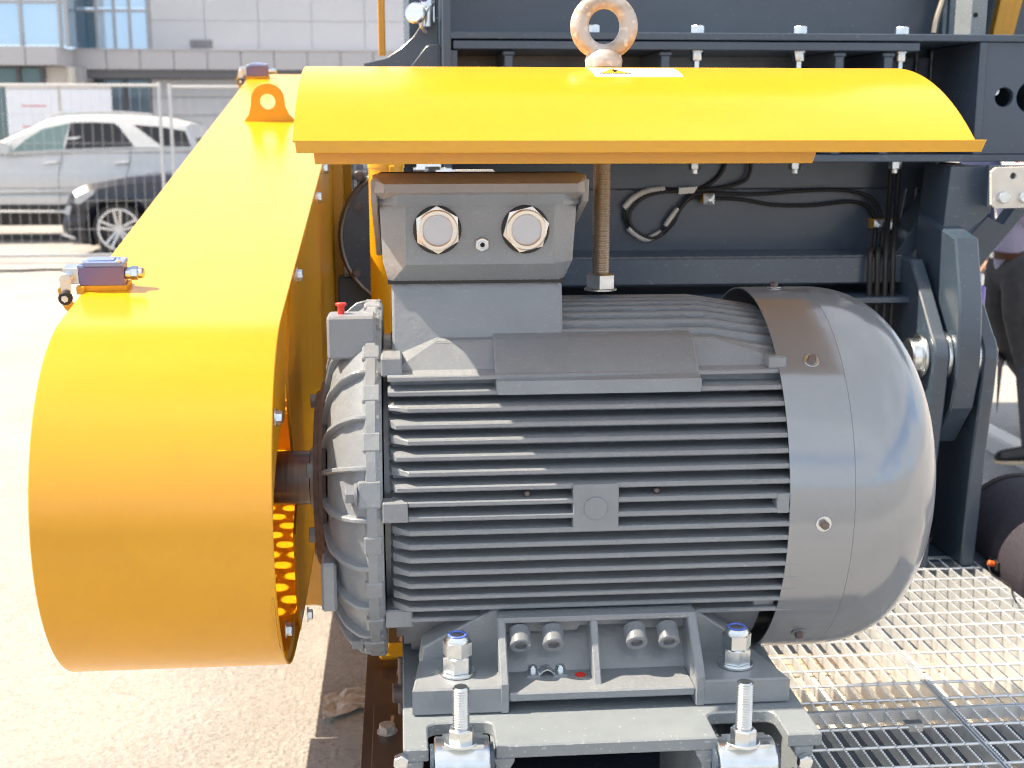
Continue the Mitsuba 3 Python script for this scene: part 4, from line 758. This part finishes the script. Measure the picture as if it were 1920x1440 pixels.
# ------------------------------------------------------------------ cars
def car_side(pts, y): return [tuple(at(*p, y=y)[[0, 2]]) for p in pts]
def lean(m, zb, zr, d, y0, w, bulge=.05):
    v = m.vertices; t = np.clip((v[:, 2] - zb) / (zr - zb), 0, 1.2); s = np.where(v[:, 1] < y0 + w / 2, 1, -1); v[:, 1] += s * t ** 1.2 * d; return m
def wheel(parent, c, r, rr, side=-1):
    w = part(parent, 'wheel', lathe([(0, rr * .9), (0, rr), (-.004, rr + .01), (.0, r - .02), (.02, r), (.18, r), (.2, r - .02), (.2, rr * .9)], 'y', c, 40, caps=False), 'tyre')
    part(w, 'rim', tubering(rr, rr * .88, .03, 'y', (c[0], c[1] - .006, c[2]), 40), 'alloy'); part(w, 'hub_disc', cyl(rr * .9, .02, 'y', (c[0], c[1] + .07, c[2]), 32), 'sill_black')
    for k in range(5):
        for s in (-.16, .16):
            a = k * 2 * PI / 5 + .35; d = np.array([math.cos(a), 0, math.sin(a)]); e = np.array([-math.sin(a), 0, math.cos(a)]); q = []
            for rad, off, hw in ((.10 * rr, .35, .055), (.93 * rr, 1.0, .06)):
                for t in (-1, 1):
                    for yy in (-.004, .03): q.append(np.array(c) + d * rad + e * (s * rr * off + t * hw * rr) + (0, yy + (.02 if rad < .2 * rr else 0), 0))
            part(w, 'spoke', hull(q), 'alloy', smooth=False)
    part(w, 'hub_cap', cyl(rr * .17, .03, 'y', (c[0], c[1] + .002, c[2]), 20, .004), 'alloy')
SY = 19.6
suv = thing('parked_car', 'silver off-road estate car parked behind the site fence', 'car', 'cars parked behind the fence')
P = lambda q: car_side(q, SY)
low = [(-228, 330), (-215, 302), (-120, 290), (-40, 283), (20, 287), (120, 282), (250, 275), (366, 279), (370, 300), (368, 330), (372, 360), (366, 385), (345, 391)]
wc = [at(300, 399, y=SY), at(-128, 399, y=SY)]; wr = .365
def arch(c, r): return [(c[0] + r * math.cos(a), c[2] + r * math.sin(a)) for a in np.radians(np.linspace(-20, 200, 14))]
sill_z = float(at(100, 384, y=SY)[2])
def body_poly(top_pts, y, wcs, r, sill): 
    p = car_side(top_pts, y); q = list(p)
    for c in wcs: q += [(x, max(z, sill)) for x, z in arch(c, r)]
    return q
bp = body_poly(low, SY, wc, .43, sill_z) + [(float(at(-222, 390, y=SY)[0]), sill_z)]
def belly(m, y0, w, z0, z1):
    m = refine(m, .10); v = m.vertices; t = (v[:, 2] - z0) / (z1 - z0); k = .16 * np.clip(t - .62, -1, 1) ** 2 + .05 * np.exp(-((t - .40) / .06) ** 2); near = np.clip(1 - (v[:, 1] - y0) / .35, 0, 1); far = np.clip(1 - (y0 + w - v[:, 1]) / .35, 0, 1); v[:, 1] += k * near - k * far; return m
body = belly(prism(bp, 'y', SY, SY + 1.9, .07), SY, 1.9, .45, 1.2); part(suv, 'body', body, 'silver_paint', smooth=50)
zb, zr = float(at(100, 282, y=SY)[2]), float(at(200, 213, y=SY)[2])
house = P([(-52, 286), (0, 262), (45, 240), (75, 224), (110, 216), (160, 213), (210, 213), (290, 218), (352, 232), (353, 240), (367, 277), (366, 290), (-52, 294)])
part(suv, 'cabin', lean(prism(house, 'y', SY + .02, SY + 1.88, .05), zb, zr, .20, SY, 1.9), 'silver_paint', smooth=40)
def pane(car_key, name, pts, y, m, zb_, zr_, d_, w_, base=.02, proud=.006): part(car_key, name, lean(prism(car_side(pts, y), 'y', y + base - proud, y + base + .01), zb_, zr_, d_, y, w_), m, smooth=False)
pane(suv, 'window', [(22, 284), (45, 262), (75, 242), (124, 231), (118, 280)], SY, 'pale_glass', zb, zr, .2, 1.9)
pane(suv, 'window', [(127, 230), (170, 229), (210, 231), (220, 238), (251, 275), (121, 280)], SY, 'dark_glass', zb, zr, .2, 1.9)
pane(suv, 'window', [(247, 234), (300, 238), (345, 246), (358, 275), (302, 274)], SY, 'dark_glass', zb, zr, .2, 1.9)
part(suv, 'door_trim', lean(prism(car_side([(18, 288), (120, 283), (252, 278), (365, 280), (365, 277), (252, 275), (120, 280), (20, 285)], SY), 'y', SY - .004, SY + .02), 9, 10, 0, SY, 1.9), 'silver_paint', smooth=False)
for px in (95, 230): 
    h = P([(px - 13, 304), (px + 13, 302), (px + 13, 307), (px - 13, 309)]); part(suv, 'door_handle', prism(h, 'y', SY - .035, SY + .01, .008), 'silver_paint', smooth=30)
for line in ([(118, 284), (110, 330), (112, 380)], [(245, 280), (240, 320), (225, 360)]): part(suv, 'door_seam', tube([at(*p, y=SY - .001) for p in line], .004, 6), 'sill_black')
part(suv, 'side_moulding', prism(P([(-80, 358), (240, 352), (240, 357), (-80, 364)]), 'y', SY - .012, SY + .01, .004), 'silver_paint', smooth=30)
part(suv, 'sill', prism(P([(-95, 384), (262, 384), (262, 394), (-95, 394)]), 'y', SY + .02, SY + 1.8), 'sill_black', smooth=False); part(suv, 'running_board', prism(P([(-92, 394), (258, 394), (258, 399), (-92, 399)]), 'y', SY - .04, SY + .25, .01), 'alloy', smooth=30)
part(suv, 'underbody', box(float(at(-200, 400, y=SY)[0]), float(at(350, 400, y=SY)[0]), SY + .35, SY + 1.6, .24, sill_z + .1), 'sill_black', smooth=False)
part(suv, 'mirror', hull([np.array(at(*p, y=SY - .12)) + (0, dy, 0) for p in ((2, 266), (18, 270), (20, 286), (4, 288), (-6, 278)) for dy in (-.06, .10)]), 'silver_paint', smooth=50)
part(suv, 'roof_rail', tube([at(95, 217, y=SY + .28), at(115, 212, y=SY + .28), at(205, 210, y=SY + .28), at(285, 215, y=SY + .28)], .018, 8), 'alloy')
part(suv, 'tail_lamp', prism(P([(352, 300), (368, 290), (371, 310), (345, 316), (335, 318)]), 'y', SY - .006, SY + .2, .004), 'tail_lamp', smooth=30)
part(suv, 'rear_glass', hull([np.array(at(*p, y=SY + .3)) + (dx, dy, 0) for p in ((356, 244), (369, 274)) for dy in (0, 1.2) for dx in (0, .03)]), 'dark_glass', smooth=False)
for c in wc: wheel(suv, (c[0], SY + .03, wr), wr, .27)
DY = 17.5
sed = thing('parked_car', 'dark navy saloon car whose front wing shows beside the yellow guard', 'car', 'cars parked behind the fence')
wcs = [at(222, 431, y=DY), at(640, 431, y=DY)]
lows = [(113, 428), (118, 400), (124, 373), (134, 360), (160, 347), (212, 337), (250, 332), (330, 327), (420, 324), (560, 322), (700, 326), (770, 335), (782, 360), (778, 420), (760, 448), (690, 460)]
bps = car_side(lows, DY) 
szd = float(at(175, 462, y=DY)[2])
for c in wcs[::-1]: bps += [(x, max(z, szd)) for x, z in arch((c[0], 0, c[2]), .395)]
bps += car_side([(172, 463), (140, 457), (117, 446)], DY)
part(sed, 'body', belly(prism(bps, 'y', DY, DY + 1.85, .08), DY, 1.85, .3, .95), 'navy_paint', smooth=50)
zbs, zrs = float(at(400, 326, y=DY)[2]), float(at(500, 262, y=DY)[2])
part(sed, 'cabin', lean(prism(car_side([(330, 330), (400, 285), (450, 264), (520, 258), (590, 264), (650, 290), (700, 328), (690, 336), (335, 336)], DY), 'y', DY + .02, DY + 1.83, .05), zbs, zrs, .24, DY, 1.85), 'navy_paint', smooth=40)
pane(sed, 'window', [(372, 322), (412, 288), (455, 272), (520, 268), (520, 322)], DY, 'dark_glass', zbs, zrs, .24, 1.85); pane(sed, 'window', [(526, 268), (585, 272), (640, 296), (660, 322), (526, 322)], DY, 'dark_glass', zbs, zrs, .24, 1.85)
part(sed, 'headlight', prism(car_side([(139, 381), (143, 368), (160, 359), (178, 357), (176, 364), (164, 372), (150, 383)], DY), 'y', DY - .012, DY + .3, .006), 'lamp_lens', smooth=30)
part(sed, 'bumper_trim', prism(car_side([(116, 436), (140, 444), (142, 449), (117, 442)], DY), 'y', DY - .015, DY + .4, .004), 'alloy', smooth=30); part(sed, 'grille', prism(car_side([(119, 400), (124, 388), (134, 386), (130, 404)], DY), 'y', DY - .008, DY + .2, .003), 'lamp_lens', smooth=30)
part(sed, 'air_intake', prism(car_side([(121, 426), (138, 430), (140, 440), (119, 434)], DY), 'y', DY - .006, DY + .2, .002), 'sill_black', smooth=False)
for c in wcs: wheel(sed, (c[0], DY + .02, c[2]), .345, .285)
part(sed, 'wheel_well', prism(car_side([(150, 360), (300, 360), (300, 455), (150, 455)], DY), 'y', DY + .35, DY + 1.5), 'sill_black', smooth=False)
part(sed, 'underbody', box(float(at(180, 460, y=DY)[0]), float(at(740, 460, y=DY)[0]), DY + .3, DY + 1.5, .16, szd + .05), 'sill_black', smooth=False)

# ------------------------------------------------------------------ building and banners
BY, BF = 27.0, 25.2
bl = thing('exhibition_hall', 'pale grey clad hall with glazed corner behind the cars', 'building')
bx = lambda px, py, y: float(at(px, py, y=y)[0]); bz = lambda px, py, y: float(at(px, py, y=y)[2])
zband_t, zband_b = bz(500, 96, BY - .6), bz(500, 131, BY - .6)
xr = bx(880, 60, BY); xc = bx(283, 60, BY)
cols = [xc + k * (xr - xc) / 6 for k in range(7)]; top_z = 6.5
wall = part(bl, 'upper_wall', box(xc, xr, BY + .03, BY + .4, zband_t - .3, top_z), 'cladding', smooth=False)
rows = [zband_t, zband_t + .62, zband_t + 1.24, top_z]
for a, b in zip(cols[:-1], cols[1:]):
    for z0, z1 in zip(rows[:-1], rows[1:]): part(wall, 'panel', box(a + .006, b - .006, BY, BY + .03, z0 + .004, z1 - .004, .003), 'cladding', smooth=False)
part(wall, 'vent', box(bx(357, 82, BY), bx(398, 82, BY), BY - .03, BY, bz(378, 90, BY), bz(378, 75, BY)), 'vent_dark', smooth=False, label='small dark ventilation grille')
for k in range(5): z = bz(378, 90, BY) + .02 + k * .03; part(wall, 'louvre', box(bx(358, 82, BY), bx(397, 82, BY), BY - .045, BY - .03, z, z + .012), 'cladding_low', smooth=False)
band = part(bl, 'band', box(bx(135, 110, BY - .6), xr, BY - .57, BY + .05, zband_b + .01, zband_t - .01), 'soffit', smooth=False)
n = 12; xa = bx(135, 110, BY - .6)
for k in range(n): a, b = xa + (xr - xa) * k / n, xa + (xr - xa) * (k + 1) / n; part(band, 'panel', box(a + .008, b - .008, BY - .6, BY - .57, zband_b, zband_t, .003), 'band_metal', smooth=False); part(band, 'cap', box(a, b, BY - .63, BY + .02, zband_t + .002, zband_t + .035, .003), 'band_metal', smooth=False)
part(bl, 'soffit', box(bx(-300, 130, BF), xr, BY - .55, BY + .2, zband_b - .16, zband_b - .002), 'soffit', smooth=False)
# the glazed corner: front bay, its return and the recessed bay
fz_t, fz_b = bz(50, 86, BF), bz(50, 122, BF); xb0, xb1 = bx(-260, 100, BF), bx(107, 100, BF)
fb_ = part(bl, 'front_band', box(xb0, xb1 - .03, BF + .03, BY, fz_b + .01, fz_t - .01), 'soffit', smooth=False)
for k in range(6): a, b = xb0 + (xb1 - xb0) * k / 6, xb0 + (xb1 - xb0) * (k + 1) / 6; part(fb_, 'panel', box(a + .008, b - .008, BF, BF + .03, fz_b, fz_t, .003), 'band_metal', smooth=False)
part(fb_, 'panel', box(xb1 - .03, xb1, BF + .04, BY - .6, fz_b, fz_t, .003), 'band_metal', smooth=False)
gx = [bx(p, 40, BF + .3) for p in (-260, -180, -110, -35, 39, 112, 124)]
for a, b in zip(gx[:-1], gx[1:]):
    for z0, z1 in ((fz_t, bz(50, 3, BF + .3)), (bz(50, 3, BF + .3), top_z)): w_ = part(bl, 'window', box(a + .03, b - .03, BF + .32, BF + .34, z0 + .04, z1 - .03), 'mirror_glass', smooth=False)
    part(bl, 'mullion', box(b - .03, b + .03, BF + .26, BF + .40, fz_t, top_z, .004), 'mullion', smooth=False)
part(bl, 'transom', box(gx[0], gx[-1], BF + .28, BF + .40, bz(50, 3, BF + .3) - .03, bz(50, 3, BF + .3) + .03, .004), 'mullion', smooth=False)
for a, b in ((BF + .44, BF + 1.0), (BF + 1.04, BY - .02)): part(bl, 'window', box(gx[-1] - .01, gx[-1] + .02, a, b, fz_t + .02, top_z), 'curtain_glass', smooth=False, label='dark side pane')
rx_ = [bx(p, 40, BY) for p in (134, 180, 213, 242, 276)]
tz_ = bz(200, 19, BY)
for a, b in zip(rx_[:-1], rx_[1:]):
    for z0, z1 in ((zband_t, tz_), (tz_, top_z)): part(bl, 'window', box(a + .03, b - .03, BY + .05, BY + .07, z0 + .05, z1 - .03), 'mirror_glass' if a > rx_[0] else 'curtain_glass', smooth=False)
    part(bl, 'mullion', box(b - .025, b + .025, BY, BY + .12, zband_t, top_z, .004), 'mullion', smooth=False)
part(bl, 'transom', box(rx_[0], rx_[-1], BY, BY + .12, tz_ - .025, tz_ + .025, .004), 'mullion', smooth=False); part(bl, 'corner_trim', box(rx_[-1] + .03, xc, BY - .05, BY + .1, zband_t, top_z, .004), 'mullion', smooth=False)
# ground floor
lw = part(bl, 'lower_wall', box(bx(286, 200, BY), xr, BY + .05, BY + .4, 0, zband_b), 'cladding_low', smooth=False)
for k in range(9):
    z0 = zband_b - .16 - (k + 1) * .36; part(lw, 'panel', box(bx(286, 200, BY), xr, BY, BY + .05, max(z0, 0) + .008, z0 + .352, .004), 'cladding', smooth=False)
part(bl, 'shop_window', box(bx(141, 180, BY), bx(282, 180, BY), BY + .06, BY + .09, .4, zband_b - .16), 'curtain_glass', smooth=False, label='dark ground floor window')
for p in (141, 188, 235, 283): x = bx(p, 180, BY); part(bl, 'mullion', box(x - .03, x + .03, BY, BY + .14, 0, zband_b - .16, .004), 'soffit', smooth=False)
part(bl, 'plinth', box(bx(141, 180, BY), bx(282, 180, BY), BY + .02, BY + .2, 0, .4), 'cladding_low', smooth=False)
part(bl, 'pier', box(bx(128, 180, BF + .6), bx(138, 180, BF + .6), BF + .6, BF + .9, 0, fz_b, .01), 'cream_plate', smooth=False); part(bl, 'entrance_panel', box(bx(88, 180, BF + .7), bx(127, 180, BF + .7), BF + .75, BF + .8, 0, fz_b), 'cream_plate', smooth=False)
for a, b in ((-260, -120), (-118, -42), (-40, 36), (38, 80)): part(bl, 'shop_window', box(bx(a, 180, BF + .7), bx(b, 180, BF + .7), BF + .72, BF + .75, .2, fz_b - .02), 'pale_glass', smooth=False)
for p in (-41, 37, 82): x = bx(p, 180, BF + .7); part(bl, 'mullion', box(x - .03, x + .05, BF + .66, BF + .78, 0, fz_b, .004), 'soffit', smooth=False)
part(bl, 'return_wall', box(bx(138, 180, BF + .6) - .02, bx(141, 180, BF + .6) + .1, BF + .9, BY + .2, 0, fz_b), 'cladding_low', smooth=False)
# banners in front of the ground floor
for k, (pts, lab) in enumerate((([(10, 165), (107, 165), (110, 262), (17, 262)], 'left white banner with faint red lettering before the hall'), ([(113, 165), (208, 165), (212, 262), (117, 262)], 'right white banner with a pale blue foot before the hall'))):
    bn = thing('banner', lab, 'banner', 'white banners before the hall'); y = 23.2
    q = [tuple(at(*p, y=y)[[0, 2]]) for p in pts]; z0 = .15; q[2] = (q[2][0], z0); q[3] = (q[3][0], z0)
    part(bn, 'cloth', prism(q, 'y', y, y + .012), 'banner_cloth', smooth=False); part(bn, 'rail', tube([(q[0][0], y, q[0][1]), (q[1][0], y, q[1][1])], .02, 8, 0), 'mullion')
    for x in (q[3][0] + .05, q[2][0] - .05): part(bn, 'stand', tube([(x, y + .05, 0), (x, y + .05, q[0][1])], .018, 8, 0), 'mullion')
    if k == 0:
        a = at(40, 200, y=y); t_ = meshkit.text_mesh('- - - - -', .05, .004); 
        for dz, w in ((0, .42), (-.35, .55), (-.45, .40)): part(bn, 'print_line', box(a[0], a[0] + w, y - .004, y - .001, a[2] + dz, a[2] + dz + .025), 'print_red', smooth=False)
    else: a, b = at(116, 216, y=y), at(211, 208, y=y); part(bn, 'print_band', box(a[0] - .0, b[0], y - .004, y - .001, a[2], b[2]), 'print_blue', smooth=False)

# ------------------------------------------------------------------ person at the right edge
def person(label, hpx, hpy, y, G, shirt, trouser, sleeve, toes):
    pe = thing('person', label, 'person', 'people standing at the right edge')
    hp = at(hpx, hpy, y=y); hx_, hy_ = hp[0], y; dz_ = G - .085
    J = lambda x, y, z: np.array([hx_ + x, hy_ + y, z + dz_])
    body_b = [((J(0, 0, 1.0), .135), (J(-.01, 0, 1.2), .125)), ((J(-.01, 0, 1.2), .125), (J(0, 0, 1.42), .135)), ((J(0, -.13, 1.46), .07), (J(0, .13, 1.46), .07)), ((J(0, -.08, 1.3), .11), (J(0, .08, 1.3), .11)), ((J(0, 0, 1.48), .06), (J(-.02, 0, 1.62), .055))]
    part(pe, 'shirt', bodies([b for b in body_b[:4]] + [((J(0, -.19, 1.46), .06), (J(.05, -.23, 1.26), .05)), ((J(0, .19, 1.46), .06), (J(.05, .23, 1.26), .05))], .035), shirt, smooth=True)
    head = bodies([((J(-.01, 0, 1.50), .055), (J(-.02, 0, 1.60), .052)), ((J(-.01, 0, 1.72), .092), (J(-.05, 0, 1.68), .075)), ((J(-.06, 0, 1.63), .05), (J(-.09, 0, 1.61), .03)), ((J(-.115, 0, 1.69), .018), (J(-.135, 0, 1.665), .014)), ((J(0, -.088, 1.68), .02), (J(0.01, -.09, 1.70), .02)), ((J(0, .088, 1.68), .02), (J(.01, .09, 1.70), .02))], .014, 5)
    part(pe, 'head', head, 'skin', smooth=True); part(pe, 'hair', bodies([((J(.02, 0, 1.745), .098), (J(-.035, 0, 1.77), .082)), ((J(.055, 0, 1.70), .07), (J(.05, 0, 1.66), .06))], .02, 5), 'hair', smooth=True)
    for s in (-1, 1): part(pe, 'eye', trimesh.creation.icosphere(2, .011).apply_translation(J(-.118, s * .034, 1.705)), 'white_label')
    def arm(s, elbow, wrist, hand):
        part(pe, 'arm', bodies([((J(.05, s * .23, 1.27), .043), (J(*elbow), .038)), ((J(*elbow), .038), (J(*wrist), .027))], .02), sleeve, smooth=True)
        w = J(*wrist); bones = [((w, .026), (w + np.array(hand) * .08, .03)), ((w + np.array((0, s * .0, 0)), .024), (w + np.array(hand) * .08 + (-.02, 0, 0), .026))]
        for k, L in enumerate((.07, .082, .077, .062)):
            b = w + np.array(hand) * .085 + np.array((-.03 + .02 * k, 0, 0)); m_ = b + np.array(hand) * L * .55; bones += [((b, .010), (m_, .009)), ((m_, .009), (m_ + (np.array(hand) + np.array((-.4, 0, 0))) * L * .4, .008))]
        t0 = w + np.array(hand) * .03 + np.array((-.03, 0, 0)); bones += [((t0, .012), (t0 + np.array(hand) * .04 + (-.025, 0, 0), .010)), ((t0 + np.array(hand) * .04 + (-.025, 0, 0), .010), (t0 + np.array(hand) * .07 + (-.03, 0, 0), .009))]
        part(pe, 'hand', bodies(bones, .006, 4), 'skin', smooth=True)
    arm(-1, (.10, -.27, 1.02), (.02, -.25, .84), (-.15, .05, -.98)); arm(1, (.10, .27, 1.02), (-.10, .24, .92), (-.5, -.1, -.86))
    nf, ff = (np.array(t) for t in toes)
    legs = [((J(0, -.09, .98), .135), (J(0, .09, .98), .135)), ((J(-.01, -.10, .93), .125), (J(-.02, -.11, .78), .105)), ((J(-.01, .10, .93), .125), (J(-.02, .11, .78), .105)),
            ((J(-.02, -.11, .78), .105), (J(.03, -.12, .52), .075)), ((J(.03, -.12, .52), .075), (np.array([nf[0] + .09, nf[1], G + .075]), .062)),
            ((J(-.02, .11, .78), .105), (J(.10, .22, .54), .075)), ((J(.10, .22, .54), .075), (np.array([ff[0] + .09, ff[1], G + .095]), .060))]
    part(pe, 'trousers', bodies(legs, .03, 6), trouser, smooth=True)
    part(pe, 'belt', lathe([(0, .15), (0, .157), (.035, .155), (.035, .148)], 'z', J(0, 0, 1.05), 32), 'leather'); part(pe, 'buckle', box(hx_ - .162, hx_ - .152, hy_ - .02, hy_ + .02, 1.053 + dz_, 1.083 + dz_), 'zinc')
    def shoe(p, name, m):
        x, y = p; up = bodies([((np.array([x + .10, y, G + .055]), .045), (np.array([x - .02, y, G + .040]), .040)), ((np.array([x - .02, y, G + .040]), .040), (np.array([x - .10, y, G + .034]), .032)), ((np.array([x + .10, y, G + .06]), .045), (np.array([x + .09, y, G + .10]), .045))], .015, 4)
        k = part(pe, name, up, m, smooth=True); part(k, 'sole', prism([(x + .150, y - .035), (x + .150, y + .035), (x + .02, y + .04), (x - .08, y + .045), (x - .135, y + .02), (x - .135, y - .02), (x - .08, y - .045), (x + .02, y - .04)], 'z', G + .0005, G + .018, .003), 'shoe_sole')
    shoe((nf[0] + .02, nf[1]), 'shoe', 'shoe_black'); shoe((ff[0] + .02, ff[1]), 'shoe', 'shoe_navy')
_a, _b = at(1905, 868, z=.085), at(1908, 800, z=.085)
person('person in grey trousers and lilac shirt standing at the right edge, turned left', 1912, 520, 6.35, .085, 'shirt', 'trouser', 'skin', ((_a[0], _a[1], 0), (_b[0], _b[1] - .30, 0)))
_c = at(1826, 520, y=8.6)
person('person in navy clothes almost hidden behind the dark hinge', 1822, 520, 8.6, .085, 'navy_cloth', 'navy_cloth', 'navy_cloth', ((_c[0] - .05, 8.5, 0), (_c[0] - .02, 8.72, 0)))
